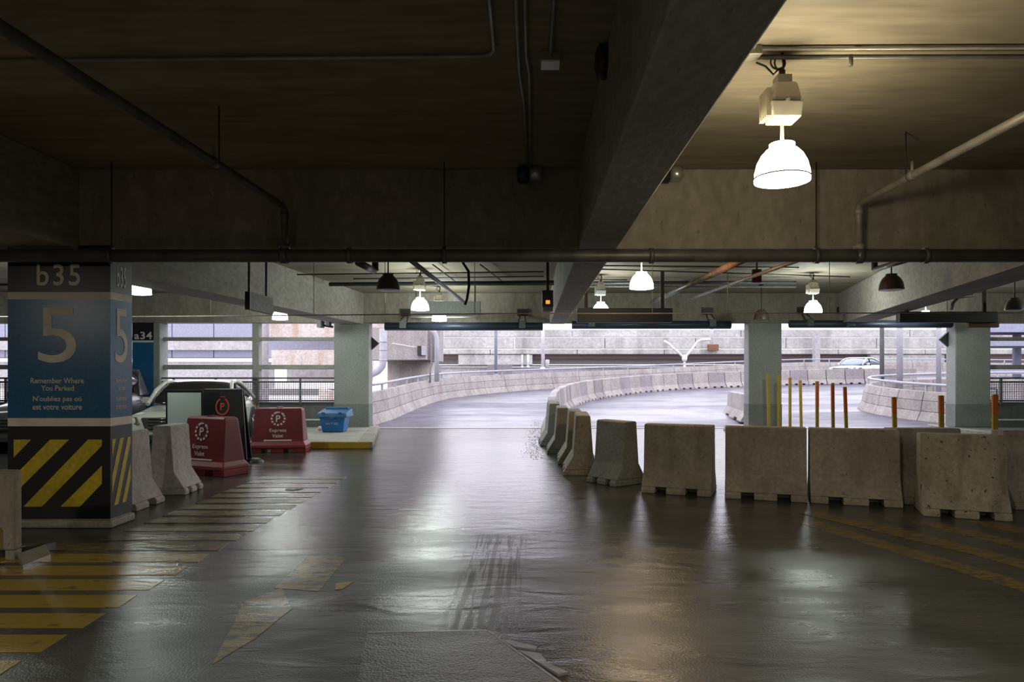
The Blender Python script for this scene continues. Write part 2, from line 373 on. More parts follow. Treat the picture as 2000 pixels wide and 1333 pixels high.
# grit along barriers on the road
def grit(n, fn, label):
    mb = MB()
    for _ in range(n):
        x, yy = fn(); z = zr(x, yy); r = random.uniform(.004, .013)
        mb.add([(x-r,yy-r,z),(x+r,yy-r*.6,z),(x+r*.7,yy+r,z),(x-r,yy+r*.8,z),(x,yy,z+r*.8)], [(0,1,4),(1,2,4),(2,3,4),(3,0,4)])
    mb.build('road_grit', m_grit, label=label, cat='gravel', kind='stuff')
wallbase = [GR(*p) for p in [(728,833),(770,820),(798,806),(832,792),(866,781),(892,777),(940,771),(984,767),(1030,763)]]
def ongrit():
    i = random.randrange(len(wallbase)-2); t = random.random(); a, b = wallbase[i], wallbase[i+1]
    return (a[0]+(b[0]-a[0])*t+abs(random.gauss(.1,.35)), a[1]+(b[1]-a[1])*t-abs(random.gauss(0,.15)))
grit(900, ongrit, 'loose grey grit along the foot of the left ramp wall')
grit(700, lambda: (random.gauss(.12,.12), random.uniform(12.5,22)), 'loose wet grit beside the barriers at the lane mouth')

# ------------------------------------------------------------------ segmented parapets with handrails
def resample(pts, step):
    out = [Vector(pts[0])]; acc = 0
    for a, b in zip(pts, pts[1:]):
        a = Vector(a); b = Vector(b); L = (b-a).length; t = step-acc
        while t <= L: out.append(a+(b-a)*(t/L)); t += step
        acc = (acc+L) % step if L+acc >= step else acc+L
    return out
def smooth2(pts, it=2):
    for _ in range(it):
        q = [pts[0]]
        for a, b in zip(pts, pts[1:]):
            q += [(a[0]*.75+b[0]*.25, a[1]*.75+b[1]*.25), (a[0]*.25+b[0]*.75, a[1]*.25+b[1]*.75)]
        q.append(pts[-1]); pts = q
    return pts
def parapet(pts, side, hgt, label, step=2.0, rail=.22, post=2.0, rail_r=.045, mat=m_para):
    """side=+1: the road lies to the left of the walking direction; hgt may be a function"""
    P0 = pts[0]; root = thing('ramp_parapet', (P0[0], P0[1], zr(*P0)), label, 'wall')
    sp = smooth2(pts); st = resample(sp, step)
    nrm = []
    for i in range(len(st)):
        d = (st[min(i+1,len(st)-1)]-st[max(i-1,0)]).normalized(); nrm.append(Vector((-d.y, d.x))*side)
    tiers = [('toe_block', [(.0,-.25),(.02,0.02),(-.13,.31),(-.45,.31),(-.45,-.25)]),
             ('wall_panel', [(-.13,.32),(-.19,.65),(-.45,.65),(-.45,.32)]),
             ('cap_block', [(-.19,.66),(-.27,.95),(-.45,.95),(-.45,.66)])]
    for i in range(len(st)-1):
        a, b = st[i], st[i+1]; d = (b-a).normalized()*.012
        ha = hgt/.95; 
        for nm, prof in tiers:
            if nm == 'wall_panel' and False: pass
            A = a+d; B = b-d; na, nb = nrm[i], nrm[i+1]
            za = zr(a.x, a.y); zb = zr(b.x, b.y)
            MB().prism(prof, lambda u, z: (A.x+na.x*u, A.y+na.y*u, za+z*ha), lambda u, z: (B.x+nb.x*u, B.y+nb.y*u, zb+z*ha)).build(nm, mat, root, bevel=.01)
    rp = [Vector((p.x-n.x*.36, p.y-n.y*.36, zr(p.x,p.y)+hgt+rail)) for p, n in zip(st, nrm)]
    MB().tube(rp, rail_r, 8).build('handrail', m_railg, root)
    for i, p in enumerate(rp):
        if i % max(1, int(post/step)) == 0:
            MB().box(p.x-.03, p.x+.03, p.y-.03, p.y+.03, p.z-rail-.02, p.z-.02).build('rail_post', m_railg, root)
    return root
far = [(9.5,45.5),(15.5,49.5),(23,51.5),(31,50.5),(40,47)]
parapet(wallbase+[GR(1070,760.5)]+far, -1, .95, 'long segmented concrete ramp wall with pipe handrail curving away behind the left pillar')
nose = [(12.9,19.3),(12.25,20.8),GR(1760,819),(11.75,23.4),(11.95,25.0),(12.7,26.6),(14.2,27.9),(17,29.0),(24,30)]
parapet(nose, 1, .92, 'rounded concrete wall nose with pipe handrail beside the right pillar', step=1.1, post=2.2)

# ------------------------------------------------------------------ concrete barriers
def jersey_mb(L, Hh, hw=.31, tw=.105, knee=.30, kw=.155, notch=True, blind=False):
    mb = MB(); y0, y1 = -L/2, L/2; hn = .085 if notch else .0
    s = lambda z: hw+(kw-hw)*max(0, (z-.05))/(knee-.05)
    prof = [(hw if hn < .05 else s(hn), hn)]+([(hw, .05)] if hn < .05 else [])+[(kw, knee), (tw+.006, Hh-.02), (tw-.01, Hh)]
    poly = prof+[(-x, z) for x, z in reversed(prof)]
    mb.prism(poly, lambda x, z: (x, y0, z), lambda x, z: (x, y1, z))
    if notch:
        fp = [(hw,0),(hw,.05),(s(hn),hn),(-s(hn),hn),(-hw,.05),(-hw,0)]
        for a, b in ((0,.2),(.36,.64),(.80,1)):
            ya, yb = y0+L*a, y0+L*b
            mb.prism(fp, lambda x, z: (x, ya, z), lambda x, z: (x, yb, z))
        if blind:
            for a, b in ((.2,.36),(.64,.80)): mb.box(-hw+.01, .02, y0+L*a, y0+L*b, 0, hn)
    return mb
def jersey(p, q, label, H_=.9, mat=m_jer, group=None, panel=False):
    p, q = Vector(p), Vector(q); d = q-p; L = d.length; d.normalize(); n = Vector((-d.y, d.x))
    if n.dot(p) < 0: n = -n                       # away from the camera
    c = (p+q)/2+n*.31
    o = jersey_mb(L, H_, blind=True).build('concrete_barrier', mat, label=label, cat='barrier', group=group, bevel=.012)
    o.location = (c.x, c.y, zr(c.x, c.y)); o.rotation_euler = (0,0,math.atan2(-d.x, d.y))
    if panel:
        MB().box(-.004+.0, .004, -L/2*.7, L/2*.7, -.0, .0).v
    return o
def jersey_c(x, y, yaw, L, label, mat=m_jer, H_=.9, group=None):
    o = jersey_mb(L, H_).build('concrete_barrier', mat, label=label, cat='barrier', group=group, bevel=.012)
    o.location = (x, y, zr(x, y)); o.rotation_euler = (0,0,yaw); return o
gR = 'concrete barriers across the right lane'
jersey_c(.485,15.25,.03,1.05,'grey concrete barrier farthest along the row at the lane mouth', m_jerg, .92, gR)
jersey_c(.62,13.8,-.02,1.05,'greenish grey concrete barrier behind the pair of tan end-on barriers', m_jerg, .9, gR)
jersey_c(.78,12.32,-.03,1.05,'tan concrete barrier seen end-on, half hidden by the tan one before it', m_jer, .92, gR)
jersey_c(.82,11.05,-.04,1.05,'tan concrete barrier seen end-on with a pale sunlit left edge', m_jer, .93, gR)
b5 = jersey((.80,9.94),(1.16,9.46),'grey-green concrete barrier set at an angle, with a rectangle scored in its end', .9, m_jerg, gR)
MB().prism([(-.09,.14),(.10,.14),(.07,.66),(-.06,.66)], lambda x, z: (x, -.3-.022, z), lambda x, z: (x, -.3-.008, z)).build('end_panel', m_jerg, b5, world=False)
b6 = jersey((1.45,9.03),(2.29,8.70),'concrete barrier with a shallow recess in its face, narrow gaps on both sides', .9, m_jer, gR)
jersey((2.44,8.62),(3.37,8.32),'plain tan concrete barrier under the middle pillar, right of the wide gap', .9, m_jer, gR)
jersey((3.40,8.31),(4.36,8.00),'plain tan concrete barrier before the row of orange posts', .9, m_jer, gR)
jersey((4.45,8.22),(5.3,8.22),'concrete barrier mostly hidden behind the dark-spotted one', .9, m_jer, gR)
jersey((4.34,7.56),(5.13,7.27),'dark-spotted concrete barrier at the right edge, nearest of the lane row', .9, m_jerd, gR)
jersey((5.6,7.9),(6.6,7.9),'concrete barrier just beyond the right edge of the spotted one', .9, m_jer, gR)
# left side ones
jersey_c(-4.83,7.95,.0,.95,'daylit pale concrete barrier right behind the level 5 pillar', m_jerp, .9)
jersey_c(-4.81,9.12,.03,.52,'concrete barrier with dark end and daylit pale side, left of the red valet barrier', m_jerp, .9)
# outdoor chain
chain = [(.53,16.1),(.56,18.5),(.61,20),(.78,23),(1.2,26),GR(1125,787),GR(1175,776.5),GR(1235,768),GR(1300,762),GR(1370,758.5),GR(1447,755.5),GR(1540,752),GR(1640,750.5),GR(1720,750),GR(1800,749)]
st = resample(smooth2(chain, 2), 1.09)
m1 = jersey_mb(1.04, .9).build('concrete_barrier', m_jero, bevel=.012); first = m1; k = 0
land = ['pale outdoor concrete barrier, {} in the curved row counted from the garage mouth']
ORD = 'first second third fourth fifth sixth seventh eighth ninth tenth eleventh twelfth thirteenth fourteenth fifteenth sixteenth seventeenth eighteenth nineteenth twentieth'.split()
ORD += ['twenty-'+o for o in ORD[:9]]+['thirtieth']+['thirty-'+o for o in ORD[:9]]+['fortieth']+['forty-'+o for o in ORD[:9]]
m2d = m1.data.copy(); m2d.materials.clear(); m2d.materials.append(m_jero2)
for i in range(len(st)-1):
    a, b = st[i], st[i+1]; c = (a+b)/2; d = (b-a).normalized()
    o = m1 if i == 0 else m1.copy()
    if i: COL.objects.link(o)
    if i % 5 in (2, 4) and i: o.data = m2d
    o.location = (c.x, c.y, min(zr(a.x,a.y), zr(b.x,b.y))); o.rotation_euler = (math.atan2(zr(b.x,b.y)-zr(a.x,a.y), 1.09), 0, math.atan2(-d.x, d.y)+random.uniform(-.03,.03))
    tag(o, 'pale outdoor concrete barrier, %s of the curved row from the garage mouth' % ORD[min(i, 48)], 'barrier', 'curved row of outdoor concrete barriers')
# wedge barrier beside the middle pillar
a = GR(1413,806); b = GR(1449,830)
o = jersey_c((a[0]+b[0])/2+.28, (a[1]+b[1])/2, math.atan2(-(b[0]-a[0]), b[1]-a[1]), math.dist(a, b), 'outdoor barrier end with orange stain left of the middle pillar', m_para, .82)

# ------------------------------------------------------------------ far columns, kerbs
def column(x0, x1, y0, d, z0, z1, label, base=True):
    r = thing('column', ((x0+x1)/2, y0+d/2, z0), label, 'column', kind='structure')
    MB().box(x0, x1, y0, y0+d, z0, z1).build('shaft', m_col, r, bevel=.02)
    if base: MB().box(x0-.004, x1+.004, y0-.004, y0+d+.004, z0, z0+.6).build('painted_base', m_colbase, r)
    return r
column(-5.21,-4.29,YB2,.42,.15,ZB2,'pale green concrete pillar left of the exit lane')
column(5.73,6.6,YB2,.42,.15,ZB2,'pale green concrete pillar between the two right openings')
column(11.18,12.11,YB2,.42,.15,ZB2,'pale green concrete pillar by the right blue bin')
ca = column(-10.5,-9.79,YB2-.02,.42,.0,ZB2,'concrete pillar with blue a34 sign behind the white car', False)
MB().box(-10.505,-9.95,YB2-.03,YB2-.022,.3,2.38).build('painted_band', m_blue, ca)
MB().box(-10.505,-9.95,YB2-.03,YB2-.022,2.38,2.43).build('painted_band', m_white, ca)
MB().box(-10.505,-9.95,YB2-.03,YB2-.022,2.43,2.9).build('painted_band', m_black, ca)
def txt_world(s, c, w, h, mat, root, ux=(1,0,0), bold=.0, ls=1.0):
    return text_on(s, Vector(c)-root.location, ux, (0,0,1), w, h, mat, root, bold=bold, ls=ls)
txt_world('a34', (-10.22, YB2-.034, 2.56), .47, .2, m_sign, ca, bold=.02, ls=1.1)
for x0, x1, lab in ((5.4,6.95,'low concrete kerb around the middle pillar foot'),):
    MB().hexa([(x0,17.4,0),(x1,17.4,0),(x1+.1,18.9,0),(x0-.1,18.9,0)], [(x0+.03,17.43,.15),(x1-.03,17.43,.15),(x1+.06,18.86,.15),(x0-.06,18.86,.15)]).build('kerb', m_rawc, label=lab, cat='kerb', bevel=.015)
def poly_slab(poly, z0, z1, name, mat, parent=None, **kw):
    return MB().prism(poly, lambda x, y: (x, y, z0), lambda x, y: (x, y, z1)).build(name, mat, parent, bevel=.015, **kw)
isl = thing('kerb_island', (-6.5,16.3,0), 'raised concrete island with yellow front edge under the left blue bin', 'kerb')
poly_slab([(-5.9,14.21),(-3.62,14.21),(-4.36,18.46),(-5.2,18.46),(-5.2,17.95),(-9.6,17.95),(-9.6,17.7),(-5.9,17.7)], 0, .148, 'slab', m_rawc, isl)
poly_slab([(-3.62,14.205),(-3.3,14.205),(-4.12,18.47),(-4.36,18.47)], 0, .15, 'end_kerb', m_jer, isl)
poly_slab([(-5.9,14.18),(-3.38,14.18),(-3.38,14.208),(-5.9,14.208)], 0, .146, 'yellow_edge', m_kyel, isl)
rk = thing('kerb_island', (14,17,0), 'raised kerb with pale edge under the right blue bin', 'kerb')
poly_slab([(11.1,18.9),(10.95,17.6),(11.6,15.4),(12.4,13.6),(19,13.6),(19,17.95),(12.1,17.95),(12.1,18.9)], 0, .14, 'slab', m_colbase, rk)
poly_slab([(11.1,18.9),(10.95,17.6),(11.6,15.4),(12.4,13.6),(12.2,13.5),(11.4,15.35),(10.78,17.6),(10.95,18.9)], 0, .15, 'kerb_edge', m_jer, rk)

# ------------------------------------------------------------------ facade rails, parapets, mesh railings
def facade(x0, x1, cols, label, vposts, low=True):
    root = thing('facade_screen', ((x0+x1)/2, 18.3, 0), label, 'railing')
    Y = 18.15; zy = lambda py: H-(py-CY)*Y/F
    for a, b in ((659,666),(713,722)): MB().box(x0, x1, Y, Y+.16, zy(b), zy(a)).build('precast_rail', m_railgrey, root, bevel=.01)
    for x in vposts: MB().box(x-.09, x+.09, Y-.02, Y+.2, .6, ZB2).build('post', m_railgrey, root, bevel=.008)
    MB().box(x0, x1, Y+.0, Y+.2, 0.0, zy(786)).build('low_wall', m_parap, root)
    MB().box(x0, x1, Y-.012, Y-.002, .33-.02, .33+.02).build('white_line', m_white, root)
    for py in (739, 746.5, 783): MB().box(x0, x1, Y-.09, Y-.05, zy(py)-.022, zy(py)+.022).build('mesh_rail', m_mesh, root)
    xx = x0+.3
    while xx < x1:
        MB().box(xx-.022, xx+.022, Y-.1, Y-.045, zy(786)-.05, zy(738)).build('rail_post', m_mesh, root); xx += 1.12
    mb = MB(); zb, zt = zy(783), zy(746.5); n = int((x1-x0)/.06)
    for i in range(n+1):
        x = x0+i*.06; mb.box(x-.0045, x+.0045, Y-.074, Y-.066, zb, zt)
    k = int((zt-zb)/.06)
    for i in range(k+1): mb.box(x0, x1, Y-.078, Y-.070, zb+i*.06-.0045, zb+i*.06+.0045)
    mb.build('wire_mesh', m_mesh, root, kind='stuff')
facade(-9.78, -5.22, 1, 'screen of concrete rails and mesh railing behind the white car', [-7.33])
facade(-29.9, -10.55, 1, 'screen of concrete rails and mesh railing left of the a34 pillar', [-13.5,-17.5,-21.5,-25.5])
facade(12.13, 29.9, 1, 'screen of concrete rails and mesh railing right of the right pillar', [16.5,20.5,24.5])

# ------------------------------------------------------------------ the level 5 pillar
X0, X1, Y0, Y1 = -5.36, -4.32, 7.0, 7.37
zp = lambda py: H-(py-CY)*Y0/F
xp = lambda px: (px-CX)*Y0/F
col5 = thing('column', ((X0+X1)/2, (Y0+Y1)/2, 0), 'signed pillar painted blue and black with a big 5 and yellow hazard stripes', 'column', kind='structure')
MB().box(X0, X1, Y0+.005, Y1, 0, ZB).build('shaft', m_rawc, col5, bevel=.01)
MB().box(X0-.03, X1+.03, Y0-.025, Y1+.03, 0, zp(1016)).build('mortar_base', m_rawc, col5, bevel=.02)
e = .006
def band(a, b, mat, ee=e): MB().box(X0-ee, X1+ee, Y0-ee, Y1+ee, zp(b), zp(a)).build('painted_band', mat, col5)
band(480,571,m_black); band(571,585,m_cream); band(585,817,m_blue); band(817,833,m_cream); band(833,1014,m_black)
FY = Y0-e-.003
FX = X1+e+.003
def stripe(poly):
    MB().prism(poly, lambda a, b: (xp(a), FY, zp(b)), lambda a, b: (xp(a), FY+.002, zp(b))).build('hazard_stripe', m_ystripe, col5)
    sq = lambda a: Y0+(a-17)/198*(Y1-Y0)
    MB().prism(poly, lambda a, b: (FX, sq(a), zp(b)), lambda a, b: (FX-.002, sq(a), zp(b))).build('hazard_stripe', m_ystripe, col5)
stripe([(28,859),(62,859),(28,894)])
stripe([(99,859),(136,859),(28,966),(28,931)])
stripe([(173,859),(200,859),(200,871),(83,990),(47,990)])
stripe([(200,910),(200,945),(157,990),(119,990)])
def signtext(s, pxc, pyc, w, h, bold, ls=1.0, mat=m_cream):
    wm, hm = w*Y0/F, h*Y0/F
    txt_world(s, (xp(pxc), FY, zp(pyc)), wm, hm, mat, col5, bold=bold, ls=ls)
    fy = Y0+(pxc-17)/198*(Y1-Y0)
    txt_world(s, (FX, fy, zp(pyc)), wm*.37/1.04*1.55 if len(s) == 1 else wm*.37/1.04, hm, mat, col5, ux=(0,1,0), bold=bold, ls=ls)
signtext('b35', 115.5, 537.5, 85, 42, .012, 1.15)
signtext('5', 113, 655, 75, 108, .0)
m_txt = m_cream
signtext('Remember Where', 113, 744, 104, 10.5, .012)
signtext('You Parked', 113.5, 758.5, 64, 10.5, .012)
signtext("N'oubliez pas où", 113, 780.5, 95, 13, .012)
signtext('est votre voiture', 113, 795.5, 96, 10.5, .012)

# ------------------------------------------------------------------ barrier and plate at left edge
lb = thing('concrete_barrier', (-4.9,5.8,0), 'tan concrete barrier at the left edge of the photo, before the signed pillar', 'barrier')
xr_ = (27-CX)*5.8/F
MB().box(xr_-1.0, xr_, 5.8, 5.9, .08, (.76)).build('body', m_jer, lb, bevel=.02)
MB().box(xr_-1.0, xr_-.11, 5.775, 5.8, .10, .27).build('yellow_panel', m_kyel, lb)
MB().box(xr_-.08, xr_, 5.81, 5.89, 0, .08).build('foot', m_jer, lb)
MB().box(xr_-1.0, xr_-.6, 5.81, 5.89, 0, .08).build('foot', m_jer, lb)
pl = thing('loose_plate', (*G(60,1095), 0), 'silver bent metal plate lying on the floor by the left barrier', 'plate')
q = [G(45,1112), G(99,1090), G(92,1078), G(36,1098)]
MB().hexa([(x,y,0) for x, y in q], [(q[0][0],q[0][1],.03),(q[1][0],q[1][1],.03),(q[2][0],q[2][1]-.01,.07),(q[3][0],q[3][1]-.01,.07)]).build('flange', m_silver, pl)
MB().hexa([(q[3][0]-.5,q[3][1]-.1,0),(q[2][0],q[2][1],0),(q[2][0]-.05,q[2][1]+.18,0),(q[3][0]-.5,q[3][1]+.2,0)],[(q[3][0]-.5,q[3][1]-.1,.065),(q[2][0],q[2][1],.068),(q[2][0]-.05,q[2][1]+.18,.04),(q[3][0]-.5,q[3][1]+.2,.04)]).build('web', m_dark, pl)

# ------------------------------------------------------------------ red valet barriers
def ring_dashes(cx, cz, r, y, n, root, mat, w=.035, seg=.55, skip=()):
    for i in range(n):
        if i in skip: continue
        a0 = 2*PI*(i-seg/2)/n+PI/2; a1 = 2*PI*(i+seg/2)/n+PI/2
        pts = [(cx+math.cos(a0+(a1-a0)*t/4)*(r+w/2), cz+math.sin(a0+(a1-a0)*t/4)*(r+w/2)) for t in range(5)]
        pts += [(cx+math.cos(a1-(a1-a0)*t/4)*(r-w/2), cz+math.sin(a1-(a1-a0)*t/4)*(r-w/2)) for t in range(5)]
        MB().prism(pts, lambda x, z: (x, y, z), lambda x, z: (x, y+.002, z)).build('ring_dash', mat, root, world=False)
def valet(loc, rz, W_, H_, label, textx=0, tsc=1.0):
    root = thing('plastic_barrier', (*loc, 0), label, 'barrier', 'red valet barriers', rz)
    mb = MB(); hw = W_/2
    def ring(z, w, d): return [(-w,-d,z),(w,-d,z),(w,d,z),(-w,d,z)]
    lv = [(.09,hw,.27),(.15,hw,.26),(.22,hw-.05,.215),(H_-.03,hw-.10,.135),(H_,hw-.125,.11)]
    vs = [p for z, w, d in lv for p in ring(z, w, d)]; fs = [(0,3,2,1), (16,17,18,19)]
    for i in range(4):
        for k in range(4): fs.append((i*4+k, i*4+(k+1)%4, (i+1)*4+(k+1)%4, (i+1)*4+k))
    mb.add(vs, fs); mb.build('body', m_redp, root, world=False, bevel=.02)
    f = MB()
    for x0, x1 in ((-hw,-hw*.55),(-hw*.22,hw*.22),(hw*.55,hw)): f.box(x0, x1, -.25, .25, 0, .1)
    f.build('feet', m_redp, root, world=False, bevel=.01)
    MB().prism([(-.03,H_-.002),(.03,H_-.002),(.03,H_+.015),(-.03,H_+.015)], lambda x, z: (x*2, -.05, z), lambda x, z: (x*2, .05, z)).build('filler_cap', m_redp, root, world=False)
    # front face leans back: sign sheet a few mm proud of it
    zz = lambda z: -(.215+(.135-.215)*(z-.22)/(H_-.25))-.006
    g = thing('valet_print', (textx, 0, 0), None, None); g.parent = root; del_ = None
    tilt = math.atan2(.08, H_-.25)
    g.location = (textx, zz(.42), .42); g.rotation_euler = (-tilt, 0, 0)
    k_ = tsc
    ring_dashes(0, .255*k_, .125*k_, 0, 12, g, m_sign, .036*k_, .58, skip=(0,11))
    MB().prism([(.055*k_,.375*k_),(.062*k_,.345*k_),(.108*k_,.285*k_),(.14*k_,.30*k_),(.10*k_,.365*k_)], lambda x, z: (x,0,z), lambda x, z: (x,.002,z)).build('ring_dash', m_sign, g, world=False)
    MB().prism([(-.05,.38),(-.035,.398),(-.01,.396),(.035,.388),(.035,.374),(-.01,.368),(-.035,.362)], lambda x, z: (x*k_,0,z*k_), lambda x, z: (x*k_,.002,z*k_)).build('key_symbol', m_sign, g, world=False)
    text_on('P', (0,0,.255*k_), (1,0,0), (0,0,1), .085*k_, .13*k_, m_sign, g, bold=.02)
    text_on('Express', (0,0,.015*k_), (1,0,0), (0,0,1), .32*k_, .085*k_, m_sign, g, bold=.008)
    text_on('Valet', (0,0,-.085*k_), (1,0,0), (0,0,1), .21*k_, .07*k_, m_sign, g, bold=.008)
    aw = .27*k_; z0 = -.175
    MB().prism([(-aw,z0),(-aw+.035,z0+.022),(-aw+.035,z0+.012),(aw,z0+.012),(aw,z0-.012),(-aw+.035,z0-.012),(-aw+.035,z0-.022)], lambda x, z: (x,0,z), lambda x, z: (x,.002,z)).build('arrow', m_sign, g, world=False)
    return root
valet((-5.02,10.75), -.40, 1.0, .90, 'red plastic barrier lettered Express Valet in front of the black sign', -.05, 1.0)
valet((-5.05,13.72), .12, 1.10, .88, 'red plastic barrier lettered Express Valet at the left end of the yellow kerb', 0, 1.0)

# ------------------------------------------------------------------ black sign and white board
bs = thing('pavement_sign', (-5.05,11.9,0), 'black free-standing sign with red ring logo behind the red barrier', 'sign', rz=.0)
YS = 11.9; sx = lambda px: (px-CX)*YS/F; sz = lambda py: H-(py-CY)*YS/F
MB().hexa([(sx(383),YS,.06),(sx(482),YS,.06),(sx(482),YS+.04,.06),(sx(383),YS+.04,.06)], [(sx(392),YS+.12,sz(760)),(sx(467),YS+.12,sz(760)),(sx(467),YS+.16,sz(760)),(sx(392),YS+.16,sz(760))]).build('panel', m_black, bs, bevel=.01)
MB().hexa([(sx(383),YS+.24,.06),(sx(481),YS+.24,.06),(sx(481),YS+.27,.06),(sx(383),YS+.27,.06)], [(sx(392),YS+.18,sz(760)),(sx(467),YS+.18,sz(760)),(sx(467),YS+.21,sz(760)),(sx(392),YS+.21,sz(760))]).build('rear_panel', m_black, bs, bevel=.01)
MB().lathe([(.001,.07),(.10,.07),(.16,.03),(.17,0)], (sx(487),YS+.2,0), 20).build('base_weight', m_dark, bs)
g = thing('sign_print', (0,0,0), None, None); g.parent = bs
tt = math.atan2(.12, sz(760)-.06); g.location = Vector((sx(430), YS+.12-(760-795)/1.0*0-.12*((sz(760)-sz(795))/(sz(760)-.06))-.006, sz(795)))-bs.location; g.rotation_euler = (-tt,0,0)
pts = []
for i in range(29):
    a = PI/2+.42+(2*PI-.84)*i/28; pts.append((math.cos(a), math.sin(a)))
poly = [(x*.122, z*.155) for x, z in pts]+[(x*.098, z*.128) for x, z in reversed(pts)]
mb = MB()
for i in range(28):
    a, b = pts[i], pts[i+1]
    mb.add([(a[0]*.122,0,a[1]*.155),(b[0]*.122,0,b[1]*.155),(b[0]*.098,0,b[1]*.128),(a[0]*.098,0,a[1]*.128)], [(0,1,2,3)])
mb.build('ring', m_logo, g, world=False)
text_on('P', (0,0,0), (1,0,0), (0,0,1), .075, .13, m_logo, g, bold=.03)
MB().prism([(-.04,.16),(-.02,.166),(.0,.172),(.02,.166),(.04,.16),(.04,.178),(-.04,.178)], lambda x, z: (x,0,z), lambda x, z: (x,.002,z)).build('key_symbol', m_logo, g, world=False)
YW = 11.6; sx = lambda px: (px-CX)*YW/F; sz = lambda py: H-(py-CY)*YW/F
wbd = thing('notice_board', ((sx(325)+sx(394))/2,YW,0), 'pale blank notice board with black frame beside the black sign', 'board')
MB().box(sx(323.5), sx(396), YW, YW+.03, .35, sz(762)).build('frame', m_black, wbd, bevel=.006)
MB().box(sx(327.5), sx(393), YW-.006, YW, .42, sz(767.5)).build('blank_sheet', m_board, wbd)
for x in (sx(328), sx(391)): MB().box(x-.02, x+.02, YW, YW+.03, 0, .36).build('leg', m_black, wbd)
for x in (sx(328), sx(391)): MB().box(x-.02, x+.02, YW-.2, YW+.25, 0, .03).build('foot', m_black, wbd)

# ------------------------------------------------------------------ bins, ball
def bin_(x, y, z, w, d, h, mat, lidm, label, rz=0):
    r = thing('grit_bin', (x, y, z), label, 'bin', rz=rz)
    a = w/2; b = d/2; t = .06
    MB().hexa([(-a+t,-b+t,0),(a-t,-b+t,0),(a-t,b-t,0),(-a+t,b-t,0)], [(-a,-b,h*.66),(a,-b,h*.66),(a,b,h*.66),(-a,b,h*.66)]).build('tub', mat, r, world=False, bevel=.025)
    l = a+.07; m = b+.05
    MB().hexa([(-l,-m,h*.62),(l,-m,h*.62),(l,m,h*.62),(-l,m,h*.62)], [(-l+.03,-m+.03,h*.80),(l-.03,-m+.03,h*.80),(l-.03,m,h*.95),(-l+.03,m,h*.95)]).build('lid', lidm, r, world=False, bevel=.02)
    MB().box(-l+.1, l-.1, m-.12, m-.02, h*.88, h).build('lid_ridge', lidm, r, world=False, bevel=.015)
    for s in (-1, 1): MB().box(s*l*.55-.04, s*l*.55+.04, -m+.0, -m+.10, h*.78, h*.84).build('lid_ridge', lidm, r, world=False, bevel=.01)
    MB().box(-.06, .06, -m-.02, -m+.02, h*.56, h*.66).build('latch', lidm, r, world=False, bevel=.008)
    o = text_on('SALT-SEL', (0,-b+.016+.0,h*.36), (1,0,0), (0,0,1), w*.5, h*.09, m_railg, r, bold=.01)
    return r
x, y = -4.75, 16.6
bin_(x-.03, y, .15, .62, .5, .58, m_binb, m_binl, 'blue grit bin on the kerb before the left pillar')
bin_(12.55, 16.2, .14, .8, .6, .60, m_bind, m_bind, 'dark blue grit bin at the right edge of the photo')
bx = P(625,830,16.9)
MB().lathe([(.001,0),(.03,.006),(.052,.03),(.058,.058),(.052,.086),(.03,.108),(.001,.116)], (bx.x, 16.9, .148), 16).build('ball', m_white, label='small white ball on the kerb left of the blue bin', cat='ball')

# ------------------------------------------------------------------ delineator posts
posts = [(1500,730,17.62,5,.010,'y'),(1521,735,17.6,5,.0,'y'),(1543,738,16.2,5,.0,'o'),(1563,743,15.4,5,.01,'o'),(1596,745,14.5,6,.0,'r'),(1626,750,13.6,6,.006,'r'),(1650,756,12.8,6,.018,'r'),(1746,776,11.5,8,.012,'r'),(1838,773,10.8,9,.006,'r'),(1943,771,10.0,10,.0,'r')]
plab = ['thin yellow marker post against the left of the middle pillar','thin yellow marker post at the right corner of the middle pillar','dull slim marker post, first in the open gap right of the middle pillar','dull slim marker post, second in the open gap right of the middle pillar','orange-topped marker post, leftmost with a clear orange top','orange-topped marker post between an upright one and a leaning one','orange-topped marker post leaning left before the wet road','short orange and ochre post before the curved wall nose','orange and ochre post left of the right pillar','brightest orange and yellow post beside the dark blue bin']
for (px, py, Y, wpx, lean, c), lb_ in zip(posts, plab):
    top = P(px, py, Y); zb = .15 if Y > 16.8 else 0
    r = thing('marker_post', (top.x, Y, zb), lb_, 'post', 'slim marker posts in the right lane')
    w = wpx*Y/F/2; hh = top.z-zb; lx = lean*hh*2
    def seg(z0, z1, mat, nm, ww=w):
        f0 = -lx*(z0/hh-1)*-1 if False else lx*(1-z0/hh); f1 = lx*(1-z1/hh)
        MB().hexa([(f0-ww,-.02,z0),(f0+ww,-.02,z0),(f0+ww,.02,z0),(f0-ww,.02,z0)], [(f1-ww,-.02,z1),(f1+ww,-.02,z1),(f1+ww,.02,z1),(f1-ww,.02,z1)]).build(nm, mat, r, world=False, bevel=.004)
    if c == 'y': seg(.03, hh, m_ochre, 'shaft')
    else:
        k = (.38 if Y > 12 else .24) if c == 'r' else .04
        seg(.03, hh*(1-k), m_ochre, 'shaft'); seg(hh*(1-k), hh-.02, m_orange, 'orange_sleeve', w*1.05); seg(hh-.02, hh, m_ochre, 'cap', w*1.05)
    MB().lathe([(.09,0),(.09,.02),(.03,.035),(.001,.035)], (lx,0,0), 12).build('base', m_dark, r, world=False)

